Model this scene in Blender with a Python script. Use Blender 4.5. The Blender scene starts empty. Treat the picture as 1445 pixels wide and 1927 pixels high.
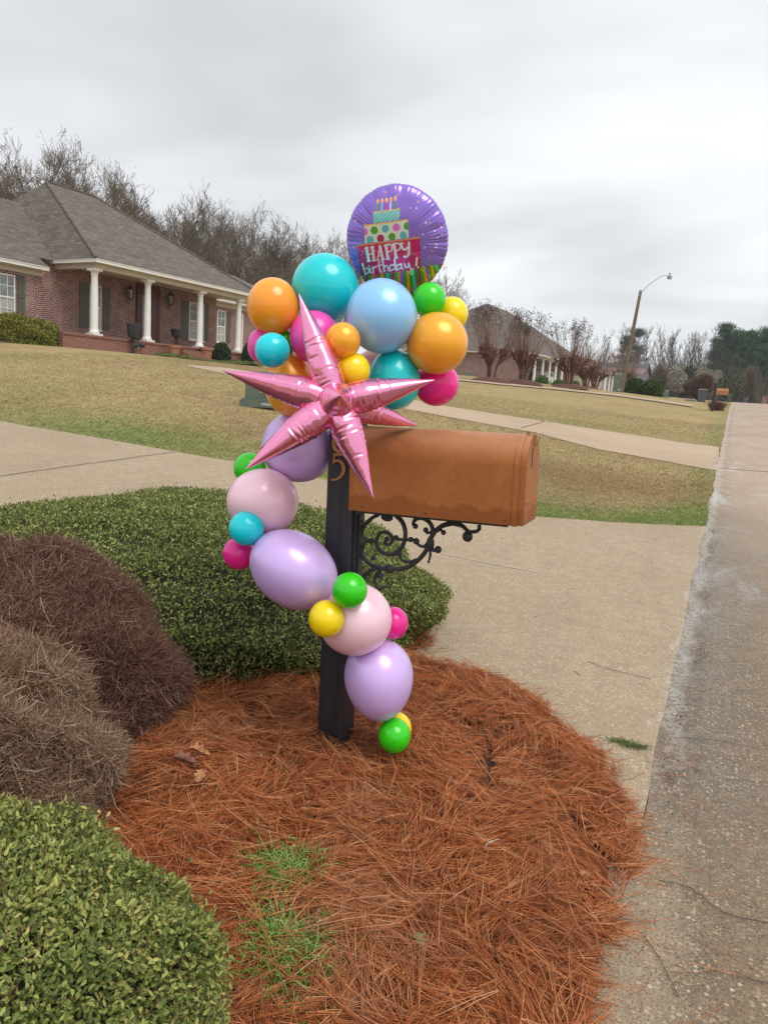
import bpy, bmesh, math, random
import numpy as np
from mathutils import Vector, Matrix
random.seed(7); rng = np.random.default_rng(7)
scn = bpy.context.scene
# ------------------------------------------------------------------ camera
F = 1450.; CX, CY = 722.5, 963.5                      # photograph 1445 x 1927
CAM = np.array([0, 0, 1.6])
_y = np.array([1375-CX, -(785-CY), F]); _y /= np.linalg.norm(_y)
_z = np.array([.063, 1, 0.]); _z[2] = -(_z[0]*_y[0]+_z[1]*_y[1])/_y[2]; _z /= np.linalg.norm(_z)
_x = np.cross(_y, _z)
if _x[0] < 0: _x = -_x
R_ = np.array([_x[0], _y[0], _z[0]]); U_ = np.array([_x[1], _y[1], _z[1]]); F_ = np.array([_x[2], _y[2], _z[2]])
cd = bpy.data.cameras.new('camera'); cam = bpy.data.objects.new('camera', cd); scn.collection.objects.link(cam)
cam.matrix_world = Matrix(((R_[0], U_[0], -F_[0], 0), (R_[1], U_[1], -F_[1], 0), (R_[2], U_[2], -F_[2], 1.6), (0, 0, 0, 1)))
cd.sensor_fit = 'VERTICAL'; cd.sensor_height = 36; cd.lens = F/1927*36; cd.clip_start = .05; cd.clip_end = 6000
scn.camera = cam
scn.view_settings.view_transform = 'Standard'; scn.view_settings.look = 'None'; scn.view_settings.exposure = 0.45
# ------------------------------------------------------------------ light
SUN_EL, SUN_AZ = math.radians(58), math.radians(118)   # azimuth from +Y towards +X
w = bpy.data.worlds.new("World"); scn.world = w; w.use_nodes = True
nt = w.node_tree; nt.nodes.clear(); N = nt.nodes.new; L = nt.links.new
out = N('ShaderNodeOutputWorld'); mixs = N('ShaderNodeMixShader'); mixs.inputs[0].default_value = .93
b1 = N('ShaderNodeBackground'); b1.inputs[1].default_value = .08
sky = N('ShaderNodeTexSky'); sky.sky_type = 'NISHITA'; sky.sun_disc = False; sky.sun_elevation = SUN_EL; sky.sun_rotation = SUN_AZ
L(sky.outputs[0], b1.inputs[0])
b2 = N('ShaderNodeBackground'); b2.inputs[1].default_value = 1.0
tc = N('ShaderNodeTexCoord'); sep = N('ShaderNodeSeparateXYZ'); L(tc.outputs['Generated'], sep.inputs[0])
def m_(op, a, b=None, c=None):
    n = N('ShaderNodeMath'); n.operation = op
    for i, v in enumerate((a, b, c)):
        if v is None: continue
        if isinstance(v, (int, float)): n.inputs[i].default_value = v
        else: L(v, n.inputs[i])
    return n.outputs[0]
zz = m_('ADD', m_('MAXIMUM', sep.outputs[2], 0.0), .22)
cmb = N('ShaderNodeCombineXYZ'); L(m_('DIVIDE', sep.outputs[0], zz), cmb.inputs[0]); L(m_('DIVIDE', sep.outputs[1], zz), cmb.inputs[1])
mp = N('ShaderNodeMapping'); mp.inputs['Location'].default_value = (2.3, .4, 0); mp.inputs['Rotation'].default_value = (0, 0, .5); mp.inputs['Scale'].default_value = (.75, 1.1, 1); L(cmb.outputs[0], mp.inputs[0])
n1 = N('ShaderNodeTexNoise'); n1.inputs['Scale'].default_value = 1.1; n1.inputs['Detail'].default_value = 3.5; n1.inputs['Roughness'].default_value = .5; n1.inputs['Distortion'].default_value = .35; L(mp.outputs[0], n1.inputs[0])
rp = N('ShaderNodeValToRGB'); e = rp.color_ramp.elements
e[0].position = .32; e[0].color = (.52, .535, .555, 1); e[1].position = .65; e[1].color = (.83, .85, .87, 1)
L(n1.outputs[0], rp.inputs[0]); L(rp.outputs[0], b2.inputs[0])
L(b1.outputs[0], mixs.inputs[1]); L(b2.outputs[0], mixs.inputs[2]); L(mixs.outputs[0], out.inputs[0])
sl = bpy.data.lights.new('sun', 'SUN'); sl.energy = 1.5; sl.angle = math.radians(35); sl.color = (1, .965, .91)
so = bpy.data.objects.new('sun', sl); scn.collection.objects.link(so)
sd = Vector((math.sin(SUN_AZ)*math.cos(SUN_EL), math.cos(SUN_AZ)*math.cos(SUN_EL), math.sin(SUN_EL)))
so.rotation_euler = sd.to_track_quat('Z', 'Y').to_euler()
# ------------------------------------------------------------------ helpers
COL = scn.collection; NP = np.array
def ray(x, y): return F_+R_*(x-CX)/F-U_*(y-CY)/F
def at(x, y, d): return CAM+ray(x, y)*d
def proj(p):
    v = NP(p)-CAM; f = v@F_; return CX+F*(v@R_)/f, CY-F*(v@U_)/f
PROF = NP([(-50, 0), (0, 0), (5, .05), (11, .27), (19, .72), (28, 1.2), (39, 1.75), (52, 2.2), (65, 2.55), (90, 3.15), (120, 3.6), (200, 4.1), (400, 4.3), (3000, 4.3)], float)
_d = np.gradient(PROF[:, 1], PROF[:, 0])
def zr(y):
    y = np.asarray(y, float); i = np.clip(np.searchsorted(PROF[:, 0], y)-1, 0, len(PROF)-2)
    x0, x1 = PROF[i, 0], PROF[i+1, 0]; h = x1-x0; t = np.clip((y-x0)/h, 0, 1)
    return (2*t**3-3*t**2+1)*PROF[i, 1]+(t**3-2*t**2+t)*h*_d[i]+(-2*t**3+3*t**2)*PROF[i+1, 1]+(t**3-t**2)*h*_d[i+1]
ANC = [(-11.2, 9.3, .76), (-9, 13.7, 1.24), (-22.7, 18.9, 2.54), (-21.8, 21.5, 2.56), (-20, 24.5, 2.54), (-20.2, 28.8, 2.5), (-13.1, 44.1, 2.77),
       (-12, 46.8, 2.81), (-9.9, 51, 2.81), (-24.9, 75.6, 3.8), (-7.5, 58.7, 2.9), (-2.3, 65.3, 2.55), (-16.8, 115.6, 4.1), (-5, 3, .2), (-10, 2, .55), (-16, 12, 1.5)]
A2 = [(x, y, z-float(zr(y))) for x, y, z in ANC]
A2 += [(x, y, 0) for y in (-5, 0, 4, 8, 12, 17, 23, 30, 38, 48, 60, 75, 95, 120, 160, 220) for x in (-.2, 8)]
A2 += [(-40, y, 2.1) for y in (-20, 0, 20, 40, 60, 90)]+[(-70, y, 2.4) for y in (-20, 20, 60, 100, 150)]+[(-40, y, .8) for y in (130, 180, 230)]
A2 = NP(A2)
def _phi(r): return r**2*np.log(r+1e-9)
_n = len(A2); _K = _phi(np.linalg.norm(A2[:, None, :2]-A2[None, :, :2], axis=2)/10)+np.eye(_n)*.02
_P = np.c_[np.ones(_n), A2[:, :2]/10]
_S = np.linalg.solve(np.block([[_K, _P], [_P.T, np.zeros((3, 3))]]), np.r_[A2[:, 2], 0, 0, 0])
def H(x, y):
    x = np.asarray(x, float); y = np.asarray(y, float); sh = np.broadcast(x, y).shape
    xx = np.broadcast_to(x, sh).ravel(); yy = np.broadcast_to(y, sh).ravel()
    cx = np.clip(xx, -75, 3); cy = np.clip(yy, -20, 220); g = np.empty(len(cx))
    for s in range(0, len(cx), 20000):
        a = cx[s:s+20000]; b = cy[s:s+20000]
        r = np.hypot(a[:, None]-A2[None, :, 0], b[:, None]-A2[None, :, 1])/10
        g[s:s+20000] = _phi(r)@_S[:_n]+_S[_n]+_S[_n+1]*a/10+_S[_n+2]*b/10
    t = np.clip((-xx-.1)/2.0, 0, 1); g = np.maximum(g, -.1)*(t*t*(3-2*t))
    t = np.clip((yy-240)/200, 0, 1); g = g*(1-t)
    r = (g+zr(yy)).reshape(sh)
    return float(r) if sh == () else r
def hit(x, y, off=0.):
    d = ray(x, y); t = np.concatenate([np.linspace(1, 30, 600), np.linspace(30.1, 260, 1200)])
    P = CAM+d*t[:, None]; s = P[:, 2]-H(P[:, 0], P[:, 1])-off; i = np.argmax(s < 0)
    if s[i] >= 0: i = len(t)-1
    a, b = t[i-1], t[i]; k = s[i-1]/(s[i-1]-s[i]+1e-12) if i else 0
    return CAM+d*(a+(b-a)*k)
def tag(o, label=None, cat=None, group=None, kind=None):
    for k, v in (('label', label), ('category', cat), ('group', group), ('kind', kind)):
        if v: o[k] = v
    return o
def empty(name, loc, label=None, cat=None, group=None, rz=0):
    o = bpy.data.objects.new(name, None); COL.objects.link(o); o.location = [float(v) for v in loc]; o.rotation_euler = (0, 0, rz); o.empty_display_size = .1
    return tag(o, label, cat, group)
def newobj(name, me, mat=None, parent=None, smooth=False):
    if mat: me.materials.append(mat)
    if smooth: me.polygons.foreach_set('use_smooth', [True]*len(me.polygons))
    o = bpy.data.objects.new(name, me); COL.objects.link(o)
    if parent: o.parent = parent
    return o
def raw_mesh(name, V, Q, k, mat=None, parent=None, smooth=False, attrs=None):
    """fast mesh: V (n,3), Q (m,k) index array, all faces with k corners"""
    me = bpy.data.meshes.new(name); V = np.asarray(V, np.float32); Q = np.asarray(Q, np.int32)
    me.vertices.add(len(V)); me.vertices.foreach_set('co', V.ravel())
    me.loops.add(Q.size); me.loops.foreach_set('vertex_index', Q.ravel())
    me.polygons.add(len(Q)); me.polygons.foreach_set('loop_start', np.arange(len(Q), dtype=np.int32)*k)
    if attrs:
        for nm, a in attrs.items():
            if a.ndim == 1: at_ = me.attributes.new(nm, 'FLOAT', 'POINT'); at_.data.foreach_set('value', a.astype(np.float32))
            else: at_ = me.attributes.new(nm, 'FLOAT_COLOR', 'POINT'); at_.data.foreach_set('color', a.astype(np.float32).ravel())
    me.update(calc_edges=True); me.validate()
    return newobj(name, me, mat, parent, smooth)
def auto_uv(me):
    uv = me.uv_layers.new(name='UVMap')
    for p in me.polygons:
        n = p.normal
        t = Vector((-n.y, n.x, 0)) if abs(n.z) < .98 else Vector((1, 0, 0))
        t.normalize()
        if (t.x+t.y*.37) < 0: t = -t
        b = n.cross(t)
        if b.z < 0: b = -b
        for li in p.loop_indices:
            c = me.vertices[me.loops[li].vertex_index].co
            uv.data[li].uv = (c.dot(t), c.dot(b))
class MB:
    def __init__(s): s.v = []; s.f = []
    def add(s, V, Fc):
        o = len(s.v); s.v += [tuple(float(c) for c in p) for p in V]; s.f += [tuple(i+o for i in f) for f in Fc]; return s
    def hexa(s, P): return s.add(P, [(0, 3, 2, 1), (4, 5, 6, 7), (0, 1, 5, 4), (1, 2, 6, 5), (2, 3, 7, 6), (3, 0, 4, 7)])
    def box(s, a, b, T=None):
        P = [(a[0], a[1], a[2]), (b[0], a[1], a[2]), (b[0], b[1], a[2]), (a[0], b[1], a[2]), (a[0], a[1], b[2]), (b[0], a[1], b[2]), (b[0], b[1], b[2]), (a[0], b[1], b[2])]
        if T: P = [T(*p) for p in P]
        return s.hexa(P)
    def prism(s, P, d):
        n = len(P); P = [NP(p, float) for p in P]; Q = [p+NP(d) for p in P]
        return s.add(P+Q, [tuple(range(n))[::-1], tuple(range(n, 2*n))]+[(i, (i+1) % n, (i+1) % n+n, i+n) for i in range(n)])
    def lathe(s, prof, c=(0, 0, 0), n=16, axis=None):
        V = []; c = NP(c, float)
        M = np.eye(3)
        if axis is not None: M = NP(Vector(axis).to_track_quat('Z', 'Y').to_matrix())
        for r, z in prof:
            for i in range(n):
                a = 2*math.pi*i/n; V.append(c+M@NP([r*math.cos(a), r*math.sin(a), z]))
        m = len(prof)
        Fc = [(j*n+i, j*n+(i+1) % n, (j+1)*n+(i+1) % n, (j+1)*n+i) for j in range(m-1) for i in range(n)]
        Fc += [tuple(range(n))[::-1], tuple(range((m-1)*n, m*n))]
        return s.add(V, Fc)
    def tube(s, P, r, n=8):
        P = [NP(p, float) for p in P]
        if not hasattr(r, '__len__'): r = [r]*len(P)
        V = []; up = NP([0.13, .21, .97])
        for i, p in enumerate(P):
            t = P[min(i+1, len(P)-1)]-P[max(i-1, 0)]; t = t/(np.linalg.norm(t)+1e-12)
            a = np.cross(t, up)
            if np.linalg.norm(a) < .05: a = np.cross(t, NP([1, 0, 0]))
            a /= np.linalg.norm(a); b = np.cross(t, a)
            V += [p+(a*math.cos(2*math.pi*k/n)+b*math.sin(2*math.pi*k/n))*r[i] for k in range(n)]
        m = len(P)
        Fc = [(j*n+i, j*n+(i+1) % n, (j+1)*n+(i+1) % n, (j+1)*n+i) for j in range(m-1) for i in range(n)]
        Fc += [tuple(range(n))[::-1], tuple(range((m-1)*n, m*n))]
        return s.add(V, Fc)
    def ball(s, c, r, n=10, sc=(1, 1, 1)):
        pr = [(r*max(math.sin(math.pi*j/n), 1e-4), -r*math.cos(math.pi*j/n)) for j in range(n+1)]
        o = len(s.v); s.lathe(pr, (0, 0, 0), n+4)
        for i in range(o, len(s.v)): s.v[i] = tuple(float(s.v[i][k]*sc[k]+c[k]) for k in range(3))
        return s
    def build(s, name, mat, parent=None, uv=False, smooth=False, bevel=0, T=None, angle=35, org=None):
        o0 = NP([0, 0, 0]) if parent is None else NP(wloc(parent))
        if org is not None: o0 = NP(org)
        V = [tuple(NP(T(*p) if T else p)-o0) for p in s.v]
        me = bpy.data.meshes.new(name); me.from_pydata(V, [], s.f); me.validate()
        bm = bmesh.new(); bm.from_mesh(me); bmesh.ops.recalc_face_normals(bm, faces=bm.faces)
        if bevel: bmesh.ops.bevel(bm, geom=list(bm.edges), offset=bevel, segments=2, affect='EDGES', profile=.5, clamp_overlap=True)
        bm.to_mesh(me); bm.free()
        if uv: auto_uv(me)
        o = newobj(name, me, mat, parent)
        if smooth:
            me.polygons.foreach_set('use_smooth', [True]*len(me.polygons)); me.set_sharp_from_angle(angle=math.radians(angle))
        if org is not None: o.location = [float(v) for v in org]
        return o
def wloc(o):
    p = NP(o.location)
    while o.parent: o = o.parent; p = p+NP(o.location)
    return p
def copy_tree(o, parent=None):
    c = o.copy(); COL.objects.link(c); c.parent = parent
    for ch in [x for x in bpy.data.objects if x.parent == o]: copy_tree(ch, c)
    return c
# ---- strands (3 sided tapered tubes through n points each), P (N,n,3), r (N,n)
def strands(P, r, name, mat, parent=None, attrs=None):
    Nn, n, _ = P.shape; T = np.gradient(P, axis=1); T /= np.linalg.norm(T, axis=2, keepdims=True)+1e-9
    up = rng.normal(size=(Nn, 1, 3)); A = np.cross(T, up); A /= np.linalg.norm(A, axis=2, keepdims=True)+1e-9; B = np.cross(T, A)
    V = np.stack([P+(A*math.cos(a)+B*math.sin(a))*r[..., None] for a in (0, 2.094, 4.189)], axis=2)
    base = np.arange(Nn)[:, None, None]*n*3+np.arange(n-1)[None, :, None]*3
    k = np.arange(3)[None, None, :]; k2 = (k+1) % 3
    Q = np.stack([base+k, base+k2, base+3+k2, base+3+k], axis=3).reshape(-1, 4)
    if attrs: attrs = {a: np.repeat(v, n*3) for a, v in attrs.items()}
    return raw_mesh(name, V.reshape(-1, 3), Q, 4, mat, parent, False, attrs)
def segs_mesh(S, name, mat, parent=None, smooth=True):
    S = NP(S); P = np.stack([S[:, 0:3], S[:, 3:6]], axis=1); r = S[:, 6:8]
    return strands(P, r, name, mat, parent)
def leaves(P, Nrm, L_, W_, name, mat, parent=None, tilt=.7, fold=.25):
    n = len(P); d = Nrm*0.55+rng.normal(size=(n, 3))*tilt; d /= np.linalg.norm(d, axis=1, keepdims=True)
    s = np.cross(d, Nrm+rng.normal(size=(n, 3))*.5); s /= np.linalg.norm(s, axis=1, keepdims=True)+1e-9; u = np.cross(s, d)
    L_ = np.broadcast_to(L_, (n,))[:, None]; W_ = np.broadcast_to(W_, (n,))[:, None]
    tpl = [(0, 0, 0), (.35, .5, fold), (.75, .38, fold*.8), (1, 0, -.12), (.75, -.38, fold*.8), (.35, -.5, fold), (.5, 0, 0)]
    V = np.stack([P+d*L_*a+s*W_*b+u*W_*c for a, b, c in tpl], axis=1).reshape(-1, 3)
    b = np.arange(n)[:, None]*7
    Q = np.concatenate([b+NP([[0, 6, 1]]), b+NP([[1, 6, 2]]), b+NP([[2, 6, 3]]), b+NP([[3, 6, 4]]), b+NP([[4, 6, 5]]), b+NP([[5, 6, 0]])])
    return raw_mesh(name, V, Q, 3, mat, parent, True)
# ------------------------------------------------------------------ materials
class M:
    def __init__(s, name, col=(.5, .5, .5), rough=.6, metal=0., spec=.5):
        s.m = bpy.data.materials.new(name); s.m.use_nodes = True; s.t = s.m.node_tree
        s.b = s.t.nodes['Principled BSDF']; s.b.inputs['Base Color'].default_value = (*col, 1)
        s.b.inputs['Roughness'].default_value = rough; s.b.inputs['Metallic'].default_value = metal; s.b.inputs['Specular IOR Level'].default_value = spec
    def n(s, ty, **kw):
        nd = s.t.nodes.new('ShaderNode'+ty)
        for k, v in kw.items(): setattr(nd, k, v)
        return nd
    def l(s, a, b): s.t.links.new(a, b)
    def coord(s, kind='Object', scale=(1, 1, 1)):
        c = s.n('TexCoord'); mpn = s.n('Mapping'); mpn.inputs['Scale'].default_value = scale; s.l(c.outputs[kind], mpn.inputs[0]); return mpn.outputs[0]
    def pos(s): return s.n('NewGeometry').outputs['Position']
    def noise(s, sc, det=3, rough=.55, vec=None, dist=0):
        nd = s.n('TexNoise'); nd.inputs['Scale'].default_value = sc; nd.inputs['Detail'].default_value = det; nd.inputs['Roughness'].default_value = rough; nd.inputs['Distortion'].default_value = dist
        s.l(vec if vec else s.coord(), nd.inputs['Vector']); return nd.outputs[0]
    def ramp(s, fac, stops, interp='LINEAR'):
        r = s.n('ValToRGB'); r.color_ramp.interpolation = interp; el = r.color_ramp.elements
        while len(el) < len(stops): el.new(.5)
        for e_, (p, c) in zip(el, stops): e_.position = p; e_.color = (*c, 1) if len(c) == 3 else c
        s.l(fac, r.inputs[0]); return r.outputs[0]
    def mix(s, fac, a, b, mode='MIX'):
        x = s.n('Mix'); x.data_type = 'RGBA'; x.blend_type = mode
        for i, v in ((0, fac), (6, a), (7, b)):
            if isinstance(v, (int, float)): x.inputs[i].default_value = v
            elif isinstance(v, tuple): x.inputs[i].default_value = (*v, 1) if len(v) == 3 else v
            else: s.l(v, x.inputs[i])
        return x.outputs[2]
    def math(s, op, a, b=0., c=0.):
        x = s.n('Math', operation=op)
        for i, v in enumerate((a, b, c)):
            if isinstance(v, (int, float)): x.inputs[i].default_value = v
            else: s.l(v, x.inputs[i])
        return x.outputs[0]
    def step(s, v, a, b): # smooth 0..1 from a to b
        x = s.n('MapRange', interpolation_type='SMOOTHSTEP'); x.inputs[1].default_value = a; x.inputs[2].default_value = b; s.l(v, x.inputs[0]); return x.outputs[0]
    def color(s, c): s.l(c, s.b.inputs['Base Color']); return s
    def rough(s, c): s.l(c, s.b.inputs['Roughness']); return s
    def bump(s, h, strength=.3, dist=.01):
        x = s.n('Bump'); x.inputs['Strength'].default_value = strength; x.inputs['Distance'].default_value = dist; s.l(h, x.inputs['Height']); s.l(x.outputs[0], s.b.inputs['Normal']); return s
def vary(name, c1, c2, sc=3., rough=.7, metal=0, bump=0, kind='Object', spec=.5, det=4):
    a = M(name, c1, rough, metal, spec); nz = a.noise(sc, det, .6, a.coord(kind)); a.color(a.ramp(nz, [(.3, c1), (.7, c2)]))
    if bump: a.bump(nz, bump, .02)
    return a.m
def island(name, stops, rough=.6, spec=.3, sub=0, trans=0):
    a = M(name, stops[0][1], rough, 0, spec); g = a.n('NewGeometry'); c = a.ramp(g.outputs['Random Per Island'], stops)
    nz = a.noise(1.2, 2); c = a.mix(a.step(nz, .3, .7), c, (0.75, .75, .7), 'MULTIPLY') if False else c
    a.color(c)
    if trans:   # thin leaf: some light passes through
        tr = a.n('BsdfTranslucent'); a.l(c, tr.inputs[0]); mx = a.n('MixShader'); mx.inputs[0].default_value = trans
        a.l(a.b.outputs[0], mx.inputs[1]); a.l(tr.outputs[0], mx.inputs[2]); a.l(mx.outputs[0], a.t.nodes['Material Output'].inputs[0])
    return a.m
def straw_mat(name, stops, rough=.6, spec=.35):
    a = M(name, stops[0][1], rough, 0, spec); g = a.n('NewGeometry'); c = a.ramp(g.outputs['Random Per Island'], stops)
    n_1 = a.noise(3.2, 4, .6, a.pos()); n_2 = a.noise(1.5, 3, .6, a.pos())
    c = a.mix(a.math('MULTIPLY', a.step(n_1, .52, .70), .5), c, (.20, .055, .020)); c = a.mix(a.math('MULTIPLY', a.step(n_2, .55, .70), .35), c, (.55, .33, .19)); a.color(c); return a.m
def leafmat(name, stops):   # leaves in drifts of slightly different colour
    a = M(name, stops[0][1], .5, 0, .3); g = a.n('NewGeometry'); n_1 = a.noise(5., 3, .6, a.pos())
    f_ = a.math('ADD', a.math('MULTIPLY', g.outputs['Random Per Island'], .85), a.math('MULTIPLY', a.math('SUBTRACT', n_1, .42), .75)); c = a.ramp(f_, stops); a.color(c)
    tr = a.n('BsdfTranslucent'); a.l(c, tr.inputs[0]); mx = a.n('MixShader'); mx.inputs[0].default_value = .25
    a.l(a.b.outputs[0], mx.inputs[1]); a.l(tr.outputs[0], mx.inputs[2]); a.l(mx.outputs[0], a.t.nodes['Material Output'].inputs[0]); return a.m
def brick_mat(name, c1, c2, mortar, bw=.22, bh=.078, worn=.35):
    a = M(name, c1, .85, 0, .2); uv = a.coord('UV'); b = a.n('TexBrick'); a.l(uv, b.inputs['Vector'])
    b.inputs['Scale'].default_value = 1; b.inputs['Brick Width'].default_value = bw; b.inputs['Row Height'].default_value = bh; b.inputs['Mortar Size'].default_value = .012; b.inputs['Mortar Smooth'].default_value = .3
    b.inputs['Color1'].default_value = (*c1, 1); b.inputs['Color2'].default_value = (*c2, 1); b.inputs['Mortar'].default_value = (*mortar, 1); b.inputs['Bias'].default_value = -.1
    nz = a.noise(2.3, 5, .7, uv); nz2 = a.noise(11, 3, .6, uv)
    c = a.mix(a.step(nz2, .56, .7), b.outputs[0], (mortar[0]*.95, mortar[1]*.85, mortar[2]*.8))
    c = a.mix(a.math('MULTIPLY', a.step(nz, .42, .66), worn), c, mortar)
    a.color(c).bump(b.outputs['Fac'], -.5, .01); return a.m
def shingle_mat(name, c1, c2):
    a = M(name, c1, .95, 0, .1); uv = a.coord('UV'); b = a.n('TexBrick'); a.l(uv, b.inputs['Vector'])
    b.inputs['Scale'].default_value = 1; b.inputs['Brick Width'].default_value = .33; b.inputs['Row Height'].default_value = .15; b.inputs['Mortar Size'].default_value = .012; b.inputs['Mortar Smooth'].default_value = .6
    b.inputs['Color1'].default_value = (*c1, 1); b.inputs['Color2'].default_value = (*c2, 1); b.inputs['Mortar'].default_value = (*(v*.55 for v in c1), 1)
    nz = a.noise(.5, 4, .6, uv); a.color(a.mix(a.math('MULTIPLY', nz, .35), b.outputs[0], c2)).bump(b.outputs['Fac'], -.4, .01); return a.m
MT = {}
MT['brick'] = brick_mat('red_brick', (.195, .060, .052), (.095, .032, .033), (.45, .35, .31))
MT['brick_low'] = brick_mat('porch_brick', (.25, .085, .06), (.18, .06, .045), (.30, .20, .16), worn=.2)
MT['shingle'] = shingle_mat('grey_shingle', (.105, .088, .076), (.19, .162, .142))
MT['shingle2'] = shingle_mat('dark_shingle', (.10, .105, .115), (.14, .145, .155))
MT['white'] = vary('white_paint', (.80, .78, .74), (.72, .70, .66), 2, .5)
MT['cream'] = vary('cream_trim', (.60, .54, .44), (.54, .48, .38), 2, .6)
MT['shutter'] = vary('grey_shutter', (.115, .112, .088), (.09, .088, .07), 6, .7)
MT['darkiron'] = vary('black_iron', (.018, .019, .02), (.03, .03, .032), 25, .5, 0, .15)
MT['door'] = vary('red_door', (.11, .025, .015), (.07, .018, .012), 4, .4)
a = M('window_glass', (.10, .11, .11), .06, 0, .8); nz = a.noise(3, 3); a.color(a.ramp(nz, [(.35, (.22, .24, .22)), (.65, (.09, .10, .10))])); MT['glass'] = a.m
a = M('curtained_glass', (.4, .4, .36), .15, 0, .6); nz = a.noise(9, 3, .5, a.coord('Object', (1, 1, .15))); a.color(a.ramp(nz, [(.35, (.42, .43, .38)), (.65, (.28, .29, .26))])); MT['curtain'] = a.m
MT['terracotta'] = vary('terracotta', (.42, .20, .12), (.33, .15, .09), 8, .8)
MT['plastic'] = vary('grey_plastic', (.075, .085, .10), (.06, .068, .08), 3, .45)
MT['boxgreen'] = vary('green_metal', (.13, .16, .12), (.09, .12, .09), 4, .55)
MT['bark'] = vary('grey_bark', (.15, .125, .105), (.09, .075, .062), 8, .9, 0, .3)
MT['twig'] = island('grey_twigs', [(0, (.12, .088, .062)), (.6, (.19, .148, .11)), (1, (.25, .205, .16))], .9, .1)
MT['darktwig'] = island('dark_twigs', [(0, (.09, .068, .06)), (1, (.17, .135, .12))], .9, .1)
MT['redtwig'] = island('reddish_twigs', [(0, (.13, .05, .035)), (1, (.24, .12, .085))], .9, .1)
MT['redbark'] = vary('reddish_bark', (.17, .065, .04), (.11, .04, .028), 8, .8, 0, .2)
MT['pole'] = vary('brown_pole', (.16, .12, .075), (.11, .08, .05), 5, .9)
MT['galv'] = vary('galvanised', (.45, .46, .46), (.38, .39, .39), 5, .45, .3)
# ------------------------------------------------------------------ ground
def lerp(v, xs, ys): return np.interp(v, xs, ys)
def gridmesh(name, X, Y, Z, mat, attrs=None):
    """X,Y,Z 2-D arrays"""
    n, m = X.shape; V = np.stack([X, Y, Z], -1).reshape(-1, 3); i = np.arange(n-1)[:, None]*m+np.arange(m-1)[None, :]
    Q = np.stack([i, i+m, i+m+1, i+1], -1).reshape(-1, 4)
    if attrs: attrs = {k: v.ravel() for k, v in attrs.items()}
    return raw_mesh(name, V, Q, 4, mat, None, True, attrs)
def rnoise(x, y, s, seed=0):   # cheap smooth value noise
    r = np.random.default_rng(seed+99); v = 0
    for k in range(6):
        a = r.uniform(0, 6.28); f = s*r.uniform(.6, 1.7); v = v+np.sin((x*math.cos(a)+y*math.sin(a))*f+r.uniform(0, 6.28))
    return v/6*1.6
# driveway outlines, taken on the ground
D1 = NP([hit(*p)[:2] for p in [(0, 793), (160, 820), (330, 851), (450, 871), (610, 905), (800, 944), (1010, 973), (1200, 986), (1325, 991)]])
D1 = D1[np.argsort(D1[:, 0])]
def far1(x): return lerp(x, np.r_[-60, D1[0, 0]-6, D1[:, 0]], np.r_[D1[0, 1]-.6, D1[0, 1], D1[:, 1]])
F2 = [(350, 687), (430, 693), (640, 727), (840, 765), (1041, 796), (1192, 819), (1334, 839), (1352, 842)]
N2 = [(356, 690), (415, 702), (640, 748), (840, 785), (1007, 815), (1133, 848), (1259, 870), (1333, 884), (1351, 887)]
def green_at(x, y):
    d = y-far1(x)+.35*rnoise(x, y, 2.2, 31)
    g = np.exp(-np.clip(d, 0, None)**2/1.3)*.95*np.clip((x+6)/3, 0.25, 1)
    g += .55*np.exp(-((x+9.5)/3)**2-((y-10.2)/1.2)**2)+.5*np.exp(-(x+.35)**2/.08)*(y > 11)
    g += .35*np.clip(rnoise(x, y, .8, 3), 0, 1)*(y > 9)
    return np.clip(g, 0, 1)
def dry_at(x, y):
    d = y-far1(x)
    return np.clip(np.exp(-((d-3.3)/1.5)**2)*np.clip((x+9)/4, 0, 1)*(.75+.6*rnoise(x, y, 1.3, 12))+.5*np.exp(-((d-7.5)/1.2)**2)*np.exp(-((x+1.5)/1.8)**2), 0, 1)
xs = np.unique(np.r_[-2500, -1200, -600, -300, -200, -150, -120, np.arange(-100, -40, 4), np.arange(-40, -18, 1.), np.arange(-18, 1, .3), np.arange(1, 12, 1.), 16, 24, 40, 80, 200, 600, 2500])
ys = np.unique(np.r_[-600, -200, -60, -20, -8, np.arange(-4, 28, .3), np.arange(28, 60, 1.), np.arange(60, 130, 3), np.arange(130, 260, 8), 300, 400, 600, 1000, 1800, 3500])
GX, GY = np.meshgrid(xs, ys, indexing='ij'); GZ = H(GX, GY)
inb = (GX > -5.6) & (GX < -.3) & (GY > -1) & (GY < 5.2)
a = M('lawn', (.2, .17, .08), .95, 0, .1); p = a.pos()
n_1 = a.noise(.35, 4, .6, p); n_2 = a.noise(3.5, 5, .65, p); n_3 = a.noise(38, 4, .7, p)
c = a.ramp(n_1, [(.30, (.29, .25, .12)), (.5, (.42, .33, .17)), (.68, (.36, .255, .14))])
c = a.mix(a.step(n_2, .45, .75), c, (.30, .21, .115)); c = a.mix(a.step(n_2, .50, .2), c, (.46, .37, .20))
at_ = a.n('Attribute', attribute_name='green'); gm = a.math('MULTIPLY', at_.outputs['Fac'], a.step(n_2, .2, .6))
c = a.mix(gm, c, (.19, .245, .075)); dt = a.n('Attribute', attribute_name='dry'); c = a.mix(a.math('MULTIPLY', dt.outputs['Fac'], .75), c, (.27, .17, .085)); c = a.mix(a.step(n_3, .35, .75), a.mix(1., c, (.68, .66, .62), 'MULTIPLY'), a.mix(1., c, (1.22, 1.2, 1.15), 'MULTIPLY'))
a.color(c).bump(n_3, .3, .03); MT['lawn'] = a.m
gr = gridmesh('ground', GX, GY, GZ, MT['lawn'], {'green': green_at(GX, GY), 'dry': dry_at(GX, GY)}); tag(gr, kind='structure')
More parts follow.
